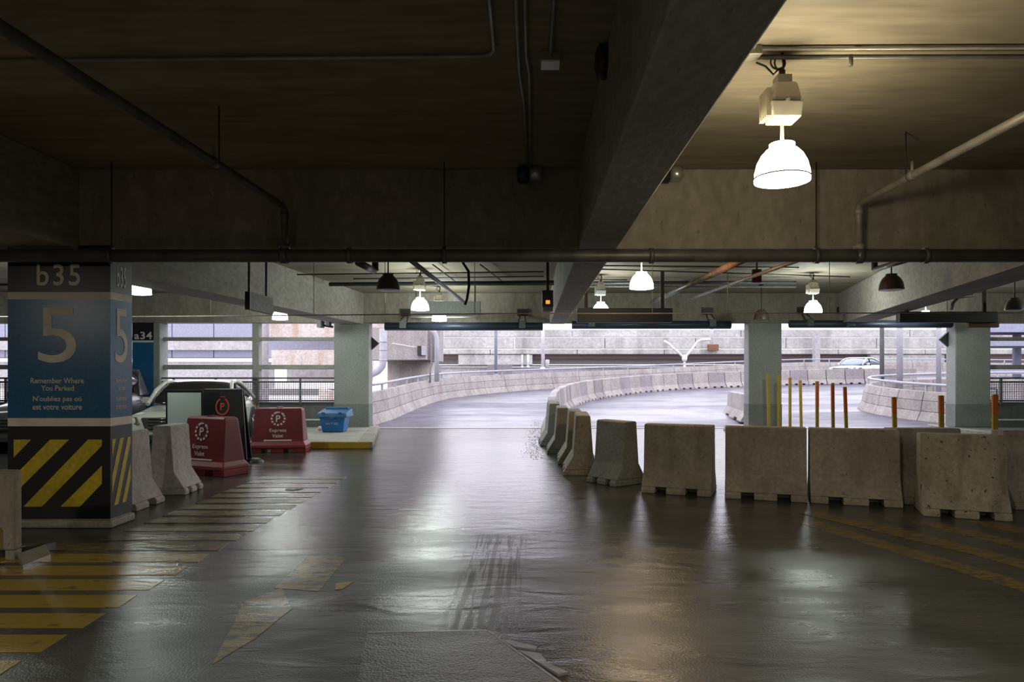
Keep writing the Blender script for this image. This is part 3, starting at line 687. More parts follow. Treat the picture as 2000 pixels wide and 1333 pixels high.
# ------------------------------------------------------------------ lamps
LIPZ = 2.845; DR = .176
def lamp(px, py, mat, label, ballast=None, w=None, Y=None, lensmat=None, zt=ZC, xyz=None):
    Y = Y or (LIPZ-H)*F/(CY-py); x = (px-CX)*Y/F
    if xyz: x, Y = xyz
    r = thing('pendant_lamp', (x, Y, LIPZ), label, 'lamp', 'domed pendant lamps')
    prof = [(DR,0),(DR-.003,.06),(.158,.12),(.132,.17),(.10,.205),(.08,.218),(.08,.245),(.001,.247)]
    MB().lathe(prof, n=32).build('shade', mat, r, world=False)
    MB().lathe([(DR+.001,.018),(DR+.005,.020),(DR+.005,.026),(DR+.001,.028)], n=32).build('rim_band', m_navy, r, world=False)
    lit = mat in (m_lw, m_lo, m_lc); lens = mat if lit else m_offg
    if lensmat: lens = lensmat
    MB().lathe([(DR-.004,.002),(.10,-.012),(.001,-.016)], n=32).build('lens', lens, r, world=False)
    zc = zt-LIPZ
    if ballast:
        bz = .395
        MB().tube([(0,0,.24),(0,0,bz+.02)], .012, 8).build('stem', ballast, r, world=False)
        b = MB().hexa([(-.08,-.085,bz),(.095,-.085,bz),(.095,.085,bz),(-.08,.085,bz)], [(-.105,-.1,bz+.10),(.105,-.1,bz+.10),(.105,.1,bz+.10),(-.105,.1,bz+.10)]).build('ballast_housing', ballast, r, world=False, bevel=.008)
        MB().hexa([(-.1,-.097,bz+.105),(.1,-.097,bz+.105),(.1,.097,bz+.105),(-.1,.097,bz+.105)], [(-.07,-.075,bz+.235),(.075,-.075,bz+.235),(.075,.075,bz+.235),(-.07,.075,bz+.235)]).build('upper_housing', ballast, r, world=False, bevel=.02)
        mb = MB()
        for i in range(6): mb.box(-.125, -.095, -.075+i*.028, -.065+i*.028, bz+.01, bz+.19)
        mb.build('cooling_fins', ballast, r, world=False)
        MB().box(-.045, .05, -.05, .05, bz+.235, bz+.29).build('junction_box', m_pipel, r, world=False, bevel=.006)
        MB().lathe([(.001,.012),(.016,.01),(.018,0)], (0,-.1,bz+.1), 8).build('latch', m_chrome, r, world=False)
        MB().tube([(0,0,bz+.28),(0,0,bz+.33)], .022, 8).build('cable_gland', m_dark, r, world=False)
        if zc > bz+.4:
            MB().tube([(0,0,bz+.3),(.01,0,(bz+.3+zc)/2),(0,0,zc)], .008, 6).build('chain', m_dark, r, world=False)
            for q in range(2):
                pts = [(-.03+q*.02+.035*math.cos(a)*(1 if q else 1.3), .012*q, bz+.385+.045*math.sin(a)) for a in [i*PI/7 for i in range(15)]]
                MB().tube(pts, .006, 6).build('cable_loop', m_pipe, r, world=False)
    else:
        MB().tube([(0,0,.24),(0,0,zc)], .011, 8).build('stem', m_dark if not lit else m_pipel, r, world=False)
        MB().lathe([(.05,-.03),(.05,0),(.001,0)], (0,0,zc), 12).build('canopy', m_dark, r, world=False)
    return r
lamp(1527.5, 357, m_lw, 'large lit white dome lamp with cream ballast box in the near right bay', m_hous, Y=4.46)
lamp(1253, 564, m_lo, 'lit dome lamp with orange glow beyond the pipe, centre right')
lamp(758, 567, m_off, 'unlit brown dome lamp hanging left of the lit ballast lamp')
lamp(820.5, 606, m_lc, 'lit dome lamp with yellow ballast box left of the centre girder', m_hous)
lamp(1588, 611, m_lc, 'lit cool white dome lamp with pale ballast near the slanting right girder', m_hous)
lamp(1741, 567, m_off, 'unlit brown dome lamp before the slanting right girder')
lamp(1173.5, 604, m_lc, 'small lit lamp under a white ballast just right of the centre girder', m_housg, Y=14.6)
lamp(547, 628, m_lc, 'lit dome lamp low above the white car beside the hanging sign', None, Y=16.2)
lamp(272, 573, m_lc, 'lit dome lamp emerging from behind the level 5 pillar', None, Y=10.9)
lamp(1808, 608, m_lc, 'small lit lamp above the long dark sign box on the right', None, Y=16.6)
lamp(1982, 606, m_offg, 'unlit grey dome lamp at the far right edge')
lamp(1487, 625, m_off, 'unlit brown dome lamp right in front of the middle pillar top')
lamp(858, 624, m_lc, 'lit lamp with ballast hanging near the far beam behind the left clearance bar', m_hous, Y=16.6)
for xy, lb_ in (((-2.4,-1.6),'left of the viewer'),((3.3,-1.8),'right of the viewer'),((-2.4,-6),'left and far behind'),((3.3,-6),'right and far behind'),((-8.2,1.5),'in the near left side bay'),((8.5,1.0),'in the near right side bay')):  # downlights added out of view to lift the interior brightness
    lamp(0, 500, m_off, 'added unseen downlight with dark dome hanging behind the viewer, '+lb_, None, lensmat=m_le, xyz=xy)
lamp(0, 500, m_lc, 'added lit dome lamp hidden behind the level 5 pillar over the dark car', None, xyz=(-9.6,11.5))  # added unseen lamp, extra light for the parked cars
lamp(0, 500, m_lc, 'added lit dome lamp out of view beyond the right edge over the blue bin', None, xyz=(12.2,12.5))  # added lamp outside the frame, brightens the right bay
# wall floodlights on the near beam
def flood(px, label, flip=1):
    x = (px-CX)*YB1/F; z = H+(CY-345)*YB1/F
    r = thing('wall_floodlight', (x, YB1, z), label, 'lamp', 'twin wall floodlights on the near beam')
    MB().tube([(-.02*flip,-.09,0),(.09*flip,-.09,0),(.115*flip,-.09,0)], [.08,.08,.055], 20).build('reflector', m_silver, r, world=False)
    MB().tube([(-.14*flip,-.1,-.01),(-.12*flip,-.1,-.01),(-.03*flip,-.1,-.01)], [.05,.085,.09], 20).build('head', m_dark, r, world=False)
    MB().box(-.04, .04, -.05, 0, -.04, .05).build('bracket', m_dark, r, world=False)
flood(1037, 'dark round floodlight with silver reflector on the near beam, end of two conduits')
flood(1307, 'silver floodlight poking out right of the centre girder', 1)
fx = thing('wall_floodlight', (.483, 4.4, 3.6), 'dark round fitting on the side of the centre girder', 'lamp')
MB().tube([(0,0,0),(-.05,0,0),(-.07,0,0)], [.11,.11,.06], 20).build('head', m_dark, fx, world=False)

# ------------------------------------------------------------------ pipes, conduits and hangers
def pipe(name, pts, r, mat, label, cat='pipe', n=12, extra=None, elbow=False, group=None):
    root = thing(name, tuple(pts[0]), label, cat, group)
    MB().tube(pts, r, n).build('run', mat, root)
    if elbow:
        for p, d in elbow: 
            p = Vector(p); d = Vector(d).normalized()
            MB().tube([p-d*r*1.1, p+d*r*1.1], r*1.35, n).build('coupling', mat, root)
    return root
YP = 6.78; ZP = H+(CY-500)*YP/F
mp_ = thing('water_main', (0, YP, ZP), 'thick horizontal water pipe running under the near cross beam', 'pipe')
MB().tube([(-12,YP,ZP),(12,YP,ZP)], .064, 20).build('run', m_pipe, mp_)
for px in (555,683,1272,1677,1807,218,868,1594,-300,2300):
    x = (px-CX)*YP/F; wd = .035 if px in (555,1677) else .022
    MB().tube([(x-wd,YP,ZP),(x+wd,YP,ZP)], .078, 20).build('coupling', m_pipe, mp_)
for px in (218, 868, 1594):
    x = (px-CX)*YP/F; MB().tube([(x,YP,ZP+.06),(x,YP,ZC)], .007, 6).build('hanger_rod', m_dark, mp_)
    MB().lathe([(.022,0),(.012,.05)], (x,YP,ZP+.06), 8).build('clamp', m_dark, mp_)
for nm, px, e0, zt, mt, lab in (('left', 556, (0,52), 405, m_pipe, 'drain pipe slanting down from the near left ceiling into the water main'), ('right', 1677, (2000,228), 398, m_pipel, 'pale drain pipe slanting down from the near right ceiling into the water main')):
    x = (px-CX)*YP/F; zz = H+(CY-zt)*YP/F
    x2 = (e0[0]-CX)
    # run rises slightly toward the viewer; solve its depth where it leaves the frame
    Yn = (x-.0)*F/x2; zn = H+(CY-e0[1])*Yn/F
    dirv = Vector((0, Yn-YP, zn-zz)); end = Vector((x, YP, zz))+dirv*2.4
    root = thing('branch_pipe', (x, YP, ZP+.05), lab, 'pipe')
    MB().tube([(x,YP,ZP),(x,YP,zz-.05),(x,YP-.015,zz-.015),(x,YP-.05,zz),tuple(end)], .034, 14).build('run', mt, root)
    MB().tube([(x,YP,zz-.11),(x,YP,zz-.05)], .042, 14).build('coupling', mt, root)
    MB().tube([(x,YP,ZP+.06),(x,YP,ZP+.12)], .05, 14).build('coupling', mt, root)
    pv = Vector((x, YP, zz))+dirv*.42
    MB().tube([pv-dirv.normalized()*.04, pv+dirv.normalized()*.04], .042, 14).build('coupling', mt, root)
    MB().tube([pv, pv+Vector((0,0,.12))], .014, 8).build('sprinkler', m_galv, root)
    MB().tube([pv+Vector((0,0.1,0)), (pv.x, pv.y+.1, ZC)], .006, 6).build('hanger_rod', m_dark, root)
cond = lambda pts, lab, r=.013, mt=m_galv: pipe('conduit', [Vector(p) for p in pts], r, mt, lab, 'conduit', 8)
zc = ZC-.02
cond([(-5.2,4.56,zc),(-.33,4.46,zc),(-.27,4.43,zc),(-.24,4.37,zc),(-.235,3.9,zc),(-.22,2.0,zc)], 'grey conduit crossing the dark left ceiling and bending toward the viewer')
cond([(-.085,2.0,zc),(-.085,4.7,zc),(-.06,5.2,zc),(-.035,6.98,zc)], 'left of two conduits running to the dark floodlight')
cond([(-.035,2.0,zc),(-.035,4.45,zc),(-.015,4.7,zc),(-.01,6.98,zc)], 'right of two conduits running to the dark floodlight')
r = cond([(.125,2.0,zc),(.125,4.42,zc)], 'short conduit ending at a small ceiling box left of the centre girder')
MB().box(.06,.19,4.42,4.56,ZC-.07,ZC).build('box', m_silver, r, bevel=.006)
r = cond([(.905,2.0,zc),(.905,3.5,zc),(1.385,4.28,zc)] if False else [(1.0,2.0,zc),(1.36,3.7,zc),(1.41,4.36,zc)], 'pale conduit along the ceiling beside the girder to a junction box', .014, m_pipel)
MB().box(1.35,1.47,4.34,4.45,ZC-.06,ZC).build('box', m_pipel, r, bevel=.006)
cond([(1.47,4.36,ZC-.02),(8,4.30,ZC-.02)], 'rear of two parallel ceiling conduits above the large lit lamp', .012, m_pipel)
r = cond([(1.47,4.42,ZC-.045),(8,4.40,ZC-.045)], 'front of two parallel ceiling conduits above the large lit lamp', .016, m_pipe)
MB().tube([(2.05,4.38,ZC-.05),(2.05,4.38,ZC-.12)], .014, 8).build('sprinkler', m_pipe, r)
cond([(1.45,4.4,ZC-.09),(1.52,4.43,ZC-.10),(1.58,4.46,ZC-.14),(1.62,4.46,ZC-.1)], 'thin black cable from the junction box to the large lit lamp', .006, m_dark)
# bay two services
def ln(px0, py0, px1, py1, z, r, mt, lab, nm='conduit', cat='conduit'):
    a = (z-H)*F/(CY-py0); b = (z-H)*F/(CY-py1)
    return pipe(nm, [Vector(((px0-CX)*a/F, a, z)), Vector(((px1-CX)*b/F, b, z))], r, mt, lab, cat, 8)
ln(560,537,1062,531,3.60,.014,m_dark,'dark thin conduit across the middle bay ceiling, left of the girder')
ln(690,545,1062,540,3.63,.012,m_dark,'second dark conduit behind the unlit brown lamp')
q = ln(643,555,1085,551,3.55,.035,m_dark,'thick dark sprinkler pipe left of the girder, far end of middle bay','sprinkler_pipe','pipe')
q = ln(643,558,1085,556,3.48,.018,m_pipe,'pipe just under the thick dark sprinkler pipe left of the girder','sprinkler_pipe','pipe')
ln(1168,519,1560,523,3.62,.014,m_dark,'dark conduit over the orange-lit lamp')
ln(1168,526,1660,541,3.62,.013,m_dark,'dark conduit sloping past the dark red panel to the right girder')
ln(1120,553,1555,552,3.55,.035,m_dark,'thick dark sprinkler pipe right of the girder','sprinkler_pipe','pipe')
ln(1150,560,1555,561,3.48,.016,m_pipe,'pipe just under the thick dark sprinkler pipe right of the girder','sprinkler_pipe','pipe')
ln(1150,546,1225,547,3.6,.012,m_dark,'short conduit left of the orange-lit lamp')
ln(1310,556,1420,530,3.58,.01,m_dark,'thin slanting conduit right of the orange-lit lamp')
def diag(p0, Y0_, p1, Y1_, r, mt, lab, nm='drain_pipe'):
    return pipe(nm, [P(*p0, Y0_), P(*p1, Y1_)], r, mt, lab, 'pipe', 12)
diag((800,507),8.9,(905,589),15.5,.035,m_galv,'grey diagonal drain pipe passing over the lit ballast lamp')
diag((700,513),8.3,(730,529),9.2,.045,m_pipe,'stub of dark drain pipe just under the water main')
pipe('drain_pipe', [Vector((P(732,500,9.2).x,9.2,ZC)), P(733,529,9.2)], .045, m_pipe, 'short upright drain stub under the water main at left', 'pipe')
diag((1350,583),15.6,(1560,508),9.2,.03,m_pipel,'pale diagonal drain pipe crossing the dark red panel')
diag((1275,590),15.8,(1395,534),10.8,.05,m_pipe,'thick grey diagonal drain pipe at centre right')
diag((1395,534),10.8,(1460,503),9.1,.052,m_rust,'rusty upper length of the diagonal drain pipe')
diag((1708,527),9.2,(1780,505),8.0,.035,m_pipe,'dark drain pipe leading right to the unlit lamp')
pipe('drain_pipe', [Vector((P(1708,500,9.2).x,9.2,ZC)), P(1708,528,9.2)], .04, m_pipe, 'short upright drain stub before the slanting right girder', 'pipe')
diag((1840,585),13.5,(1965,548),9.8,.02,m_dark,'dark conduit slanting under the slab at far right','conduit')
pipe('conduit', [P(1857,606,13), P(1862,592,13), P(1872,581,13), P(1900,577,13)], .03, m_pipel, 'bent pale conduit above the right dark sign box', 'conduit')
ln(-60,556,480,560,3.58,.03,m_dark,'dark sprinkler pipe in the bay above the parked cars','sprinkler_pipe','pipe')
ln(300,566,600,566,3.62,.012,m_dark,'thin dark conduit in the bay above the parked cars')
pipe('flex_hose', [Vector((P(905,515,11).x,11,ZC)), P(905,515,11), P(915,530,11), P(916,560,11), P(912,585,11), P(908,596,11)], .022, m_dark, 'black flexible hose hanging left of the centre girder', 'hose')
for (pa, pb, za, zb_, zz) in ((845,515,900,552,3.6),(840,518,885,556,3.57),(1040,522,1062,530,3.6)):
    ln(pa,pb,za,zb_,zz,.012,m_dark,'thin slanting conduit left of the girder at photo x %d' % pa) if False else None
ln(845,517,893,553,3.6,.013,m_dark,'thin slanting conduit between the lit ballast lamp and the hose')
ln(938,517,985,553,3.6,.013,m_dark,'thin slanting conduit right of the black hose')
# thin cable across whole bay with hanging rods
YC = 12.0; zcab = H+(CY-614)*YC/F
cb = thing('suspended_cable', (0, YC, zcab), 'thin pale cable strung across the middle bay on drop rods', 'cable')
MB().tube([P(-700,619,YC), P(250,619,YC), P(600,616,YC), P(1000,613,YC), P(1600,612,YC), P(2600,611,YC)], .011, 6).build('run', m_pipel, cb)
for px in (30,412,613,752,927,1274,1421,1620,1850): MB().tube([P(px,613,YC), (P(px,613,YC).x, YC, ZC)], .006, 6).build('drop_rod', m_pipel, cb)

# ------------------------------------------------------------------ hanging signs, bars
def hung(px0, px1, py0, py1, Y, th, mat, label, hangers, name='sign_box', cat='sign', hz=ZC, rw=.02):
    a = P(px0, py0, Y); b = P(px1, py1, Y)
    r = thing(name, ((a.x+b.x)/2, Y, b.z), label, cat)
    MB().box(a.x, b.x, Y, Y+th, b.z, a.z).build('box', mat, r, bevel=.01)
    for px in hangers:
        x = P(px, 0, Y).x; MB().box(x-rw, x+rw, Y+th/2-.02, Y+th/2+.02, a.z, hz).build('hanger', m_dark, r)
    return r
hung(1127,1314,602,630,14.0,.15,m_navy,'dark sign box hanging centre right, seen from behind',(1145,1295),rw=.035)
hung(1757,1950,609,630,14.0,.15,m_dark,'long dark sign box hanging before the right pillar',(1775,1927),rw=.03)
hung(1893,1952,628,640,14.1,.1,m_wood,'rust brown board under the right dark sign box',())
def clear(px0, px1, py0, py1, label, br):
    Y = 17.55; a = P(px0, py0, Y); b = P(px1, py1, Y)
    r = thing('clearance_bar', ((a.x+b.x)/2, Y, b.z), label, 'bar', 'clearance bars over the lanes')
    MB().tube([(a.x,Y,(a.z+b.z)/2),(b.x,Y,(a.z+b.z)/2)], (a.z-b.z)/2, 8).build('bar', m_navy, r)
    for px in br:
        x = P(px,0,Y).x
        MB().box(x-.08, x+.08, Y-.14, Y+.14, (a.z+b.z)/2-.05, a.z+.03).build('clamp', m_parap, r)
        for s in (-1, 1): MB().tube([(x+s*.09,Y,a.z+.02),(x+s*.05,YB2-.04,a.z+.25)], .015, 6).build('strut', m_dark, r)
        MB().box(x-.14, x+.14, YB2-.06, YB2, a.z+.2, a.z+.38).build('wall_plate', m_dark, r)
hung(801,938,589,616,15.6,.12,m_col,'pale grey-green sign box before the far beam under the lit lamps',(812,928),rw=.008)
clear(752,1060,630,646,'dark clearance bar over the left exit lane',(788,1020))
clear(1117,1427,627,643,'dark clearance bar over the lane left of the middle pillar',(1155,1390))
clear(1542,1858,626,641,'dark clearance bar over the lane right of the middle pillar',(1580,1660))
# end plates: small sign seen edge-on left
r = thing('sign_box', (-4.15,10,2.52), 'grey hanging sign seen nearly edge-on above the white car', 'sign')
MB().box(-4.19,-4.12,10,10.9,2.515,2.78).build('box', m_railgrey, r, bevel=.006)
MB().box(-4.192,-4.118,9.985,10.0,2.515,2.78).build('end_cap', m_dark, r)
for y in (10.05,10.7): MB().box(-4.17,-4.14,y-.015,y+.015,2.78,ZC).build('hanger', m_dark, r)
r = hung(1059,1081,567,600,10.0,.2,m_dark,'small dark hanging box with amber window beside the centre girder',(1070,),'sign_box')
MB().box(*sorted((P(1061,0,10).x,P(1080,0,10).x)),9.98,10.2,P(0,607,10).z,P(0,600,10).z).build('lens', m_lav, r)
MB().box(*sorted((P(1066,0,10).x,P(1074,0,10).x)),9.985,10.0,P(0,594,10).z,P(0,587,10).z).build('amber_window', m_amber, r)
hung(1483,1488.5,525,552,12.0,.05,m_redbox,'x',()) if False else None
hung(1470,1488,526,552,12.0,.06,m_redbox,'dark red panel hanging under the middle bay ceiling',(1479,),rw=.01)
# camera-like device left of left pillar
r = thing('camera_bracket', tuple(P(632,640,17.3)), 'small dark bracket and camera at the top left corner of the left pillar', 'camera')
MB().tube([P(622,634,17.3),P(650,639,17.6)], .03, 8).build('arm', m_dark, r)
MB().box(P(621,0,17.3).x,P(629,0,17.3).x,17.2,17.5,P(0,640,17.3).z,P(0,627,17.3).z).build('camera_body', m_parap, r)
MB().box(P(636,0,17.3).x,P(643,0,17.3).x,17.3,17.5,P(0,636,17.3).z,P(0,628,17.3).z).build('mount', m_dark, r)
r = hung(803,917,590,604,17.8,.05,m_col,'pale panel fixed to the far beam behind the lit lamp',()) if False else None
# mirrors (triangular) on pillar sides
for pts, lab in (([(725,658),(725,684),(740,671)], 'dark triangular mirror on the left pillar side'), ([(1853,648),(1853,678),(1836,663)], 'dark triangular mirror on the right pillar side')):
    r = thing('traffic_mirror', tuple(P(pts[0][0], 671, 18.35)), lab, 'mirror')
    MB().prism(pts, lambda a, b: tuple(P(a, b, 18.3)), lambda a, b: tuple(Vector(P(a, b, 18.3))+Vector((0,.08,0)))).build('body', m_dark, r)
# blue-grey triangular flag at 1660
r = thing('bracket', tuple(P(1660,618,17.2)), 'dark angled bracket between clearance bar and slanting girder', 'bracket')
MB().prism([(1650,615),(1678,615),(1672,632),(1657,640)], lambda a, b: tuple(P(a, b, 17.3)), lambda a, b: tuple(P(a, b, 17.3)+Vector((0,.1,0)))).build('plate', m_navy, r)
fl = thing('batten_light', tuple(P(860,620,17.2)), 'thin pale batten light tube across the left opening beam', 'lamp')
MB().tube([P(802,620,17.3),P(938,620,17.3)], .018, 8).build('tube', m_white, fl)
for px in (812, 928): MB().box(P(px,0,17.3).x-.02, P(px,0,17.3).x+.02, 17.3, YB2, P(0,620,17.3).z-.01, P(0,620,17.3).z+.01).build('clip', m_galv, fl)

# ------------------------------------------------------------------ cars
def car(name, loc, rz, L, Wd, Hh, paint, glass, label, suv=False, roofdark=False, grille=True):
    r = thing(name, loc, label, 'car', rz=rz)
    hw = Wd/2; hb = Hh*.62 if not suv else Hh*.60; nose = -L/2; tail = L/2
    # stations: y, belt height, half width, lower z
    stn = [(nose-.04, .66, .78, .28), (nose-.02, .70, .86, .22), (nose+.16, .78, .96, .2), (nose+.45, hb*.88, .99, .2), (nose+1.0, hb*.93, 1.0, .2), (nose+1.35, hb, 1.0, .2), (0, hb+.03, 1.0, .2), (tail-1.2, hb+.06, 1.0, .2), (tail-.5, hb+.06, .97, .2), (tail-.12, hb+.0, .88, .22), (tail, hb*.85, .74, .3)]
    if suv: stn = [(y_, z*1.0 if i > 1 else z*1.15, w, lo) for i, (y_, z, w, lo) in enumerate(stn)]
    vs = []; ns = 0
    for y_, zt, w, lo in stn:
        w *= hw; ring_ = [(0,lo),(w*.82,lo),(w*.97,lo+.1),(w,lo+(zt-lo)*.4),(w*.985,lo+(zt-lo)*.72),(w*.93,zt-.05),(w*.84,zt),(w*.45,zt+.025),(0,zt+.035)]
        full = ring_+[(-x, z) for x, z in reversed(ring_[1:-1])]; ns = len(full)
        vs += [(x, y_, z) for x, z in full]
    fs = [tuple(range(ns-1,-1,-1)), tuple((len(stn)-1)*ns+k for k in range(ns))]
    for i in range(len(stn)-1):
        for k in range(ns): fs.append((i*ns+k, i*ns+(k+1)%ns, (i+1)*ns+(k+1)%ns, (i+1)*ns+k))
    b = MB().add(vs, fs, True).build('body', paint, r, world=False)
    sd = b.modifiers.new('s', 'SUBSURF'); sd.levels = 1; sd.render_levels = 2
    # cabin
    ws = nose+1.2; re = tail-(.35 if not suv else .12); rs = nose+(2.0 if not suv else 1.85); rb = tail-(1.45 if not suv else .75)
    cab = [(ws,hb+.0,.90,0.0),(ws+.42,hb+(Hh-hb)*.52,.86,.52),(rs,Hh-.05,.78,.95),((rs+rb)/2,Hh,.76,1),(rb,Hh-.06,.77,.93),((rb+re)/2+.05,hb+(Hh-hb)*.55,.82,.5),(re,hb+.05,.86,0)]
    vs = []
    for y_, zt, w, f_ in cab:
        wb_ = hw*.92; wt = hw*(.92+(.76-.92)*f_); zt = max(zt, hb+.03)
        full = [(wb_,hb-.03),(wt+.02,zt-.06*min(1,f_+.1)),(wt*.9,zt),(0,zt+.02),(-wt*.9,zt),(-wt-.02,zt-.06*min(1,f_+.1)),(-wb_,hb-.03)]
        vs += [(x, y_, z) for x, z in full]
    n7 = 7; fs = [tuple(range(6,-1,-1)), tuple((len(cab)-1)*7+k for k in range(7))]
    for i in range(len(cab)-1):
        for k in range(7): fs.append((i*7+k, i*7+(k+1)%7, (i+1)*7+(k+1)%7, (i+1)*7+k))
    g_ = MB().add(vs, fs, True).build('windows', glass, r, world=False)
    sd = g_.modifiers.new('s', 'SUBSURF'); sd.levels = 1; sd.render_levels = 2
    # roof skin & pillars
    xr = hw*.70
    if not roofdark:
        MB().hexa([(-xr,rs-.05,Hh-.07),(xr,rs-.05,Hh-.07),(xr,rb+.05,Hh-.07),(-xr,rb+.05,Hh-.07)],[(-xr*.9,rs+.08,Hh+.0),(xr*.9,rs+.08,Hh+.0),(xr*.9,rb-.05,Hh+.0),(-xr*.9,rb-.05,Hh+.0)]).build('roof', paint, r, world=False, bevel=.03)
    for s in (-1, 1):
        w0 = s*(hw*.915); w1 = s*(hw*.79)
        pth = [(w0,ws+.05,hb+.02),(s*hw*.86,ws+.45,hb+(Hh-hb)*.55),(w1,rs,Hh-.08),(s*hw*.775,(rs+rb)/2,Hh-.04),(w1,rb,Hh-.09),(s*hw*.85,(rb+re)/2+.05,hb+(Hh-hb)*.5),(w0,re,hb+.06)]
        if suv:
            pth = pth[:5]
            MB().hexa([(s*hw*.80,rb-.1,hb-.02),(s*hw*.95,rb-.1,hb-.02),(s*hw*.93,tail-.10,hb-.02),(s*hw*.1,tail-.04,hb-.02)],[(s*hw*.6,rb+.25,Hh-.03),(s*hw*.79,rb+.25,Hh-.07),(s*hw*.77,tail-.55,Hh-.09),(s*hw*.1,tail-.48,Hh-.02)]).build('rear_quarter', paint, r, world=False, bevel=.07)
            MB().hexa([(0,tail-.1,hb-.02),(s*hw*.72,tail-.14,hb-.02),(s*hw*.72,tail-.08,hb-.02),(0,tail-.02,hb-.02)],[(0,tail-.5,Hh-.12),(s*hw*.6,tail-.54,Hh-.14),(s*hw*.6,tail-.49,Hh-.14),(0,tail-.45,Hh-.12)]).build('rear_window', glass, r, world=False, bevel=.01)
        MB().tube(pth, .045, 8).build('pillar_trim', paint, r, world=False)
        MB().tube([(s*hw*.79,.12,Hh-.1),(s*hw*.93,.05,hb)], .035, 6).build('door_pillar', m_dark, r, world=False)
        MB().box(s*hw*.98, s*(hw+.17), ws+.45, ws+.58, hb+.02, hb+.16).build('wing_mirror', paint, r, world=False, bevel=.03)
        for yy in (.35, 1.25): MB().tube([(s*(hw*.985),yy,hb-.14),(s*(hw+.015),yy+.03,hb-.14),(s*(hw+.015),yy+.14,hb-.14),(s*(hw*.985),yy+.17,hb-.14)], .013, 6).build('door_handle', m_chrome, r, world=False)
        hl = MB().hexa([(s*hw*.64,nose-.09,.56),(s*hw*.98,nose+.10,.58),(s*hw*.86,nose+.42,.58),(s*hw*.50,nose+.3,.56)],[(s*hw*.68,nose-.05,.70),(s*hw*1.0,nose+.26,.74),(s*hw*.88,nose+.5,.75),(s*hw*.58,nose+.4,.70)])
        hl.build('headlamp', m_head, r, world=False, bevel=.02)
        MB().hexa([(s*hw*.55,tail-.10,hb-.24),(s*hw*.90,tail-.30,hb-.24),(s*hw*.90,tail-.38,hb-.24),(s*hw*.55,tail-.18,hb-.24)],[(s*hw*.5,tail-.08,hb-.08),(s*hw*.93,tail-.28,hb-.06),(s*hw*.93,tail-.36,hb-.06),(s*hw*.5,tail-.18,hb-.08)]).build('tail_lamp', m_tail, r, world=False, bevel=.02)
        for yy in (nose+.85, tail-.9):
            R = .33 if not suv else .36; x0 = s*(hw-.2); x1 = s*(hw+.005)
            MB().tube([(s*(hw-.15),yy,R),(s*(hw+.012),yy,R)], R+.06, 24).build('wheel_arch', m_dark, r, world=False)
            wl = MB().tube([(x0,yy,R),(s*(hw+.0),yy,R),(s*(hw+.03),yy,R)], [R,R,R-.04], 24).build('wheel', m_tyre, r, world=False)
            MB().tube([(s*(hw+.02),yy,R),(s*(hw+.038),yy,R)], R*.62, 20).build('rim', m_chrome, wl, world=False)
    if grille:
        n2 = nose-.085
        MB().hexa([(-hw*.50,n2-.01,.45),(hw*.50,n2-.01,.45),(hw*.50,n2+.1,.45),(-hw*.50,n2+.1,.45)],[(-hw*.62,n2+.04,.70),(hw*.62,n2+.04,.70),(hw*.5,n2+.2,.70),(-hw*.5,n2+.2,.70)]).build('grille', m_dark, r, world=False, bevel=.03)
        for i in range(4):
            z = .49+i*.06; MB().tube([(-hw*.44,n2-.012+i*.012,z),(0,n2-.03+i*.012,z),(hw*.44,n2-.012+i*.012,z)], .009, 6).build('grille_bar', m_chrome, r, world=False)
        MB().box(-hw*.55, hw*.55, n2+.0, n2+.1, .24, .36).build('lower_intake', m_dark, r, world=False, bevel=.02)
    return r
yw = math.atan2(.9, 4.3)
car('sedan', (-7.62,15.72,0), yw, 4.35, 1.80, 1.43, m_carw, m_glass, 'white sedan with dark roof parked nose out behind the signs', roofdark=True)
car('suv', (-10.35,15.5,0), yw, 4.5, 1.85, 1.72, m_card, m_glass, 'dark grey estate car parked behind the level 5 pillar', suv=True)
c = P(1675, 0, 46.0); zc_ = zr(c.x, 46)
car('sedan', (c.x, 46, zc_), -math.radians(52), 4.5, 1.8, 1.42, m_cars, m_glassb, 'pale silver sedan driving on the ramp beyond the outdoor barriers')

# ------------------------------------------------------------------ structures outside
def blk(px0, px1, py0, py1, Y, d, mat, root, name, bevel=0):
    a = P(px0, py0, Y); b = P(px1, py1, Y)
    return MB().box(a.x, b.x, Y, Y+d, b.z, a.z).build(name, mat, root, bevel=bevel)
ov = thing('overpass', (20,70,-1), 'long concrete highway overpass beyond the ramp', 'bridge')
for (px0, stepp, y0, y1, Y, d, mt, nm) in ((848,330,644,658,70.6,1,m_over,'upper_panel'),(848,177,659.5,680.5,70,1.2,m_over,'parapet_panel'),(848,170,682,692,69.7,2,m_over,'ledge_panel')):
    x = px0+(40 if nm == 'parapet_panel' else 0)-60
    while x < 2300: blk(x, x+stepp-1.2, y0, y1, Y, d, mt, ov, nm, .03); x += stepp
blk(780, 2300, 692, 701, 70.6, 1.4, m_overb, ov, 'steel_girder'); blk(780, 2300, 701, 712, 71.5, 1.4, m_overd, ov, 'lower_girder')
for x in (895, 1700): blk(x, x+145, 693, 713, 69.9, 1, m_over, ov, 'pier_block', .03)
blk(780, 2300, 713, 775, 72, .6, m_pale, ov, 'back_wall')
for x, w in ((1597,10),): blk(x-w/2, x+w/2, 650, 745, 68.5, .7, m_pale, ov, 'pier')
# stepped low walls between
lw = thing('retaining_wall', tuple(P(1000,735,60)), 'low pale retaining wall between ramp and overpass', 'wall')
blk(862,2100,716,745,60,.5,m_pale,lw,'wall'); 
MB().tube([P(850,719,59.8), P(1200,719.5,59.8), P(2050,715,59.8)], .07, 6).build('rail', m_overd, lw)
blk(952,1000,713,733,58,.6,m_overd,lw,'opening')  # solid grey block, the shade of an opening is its colour
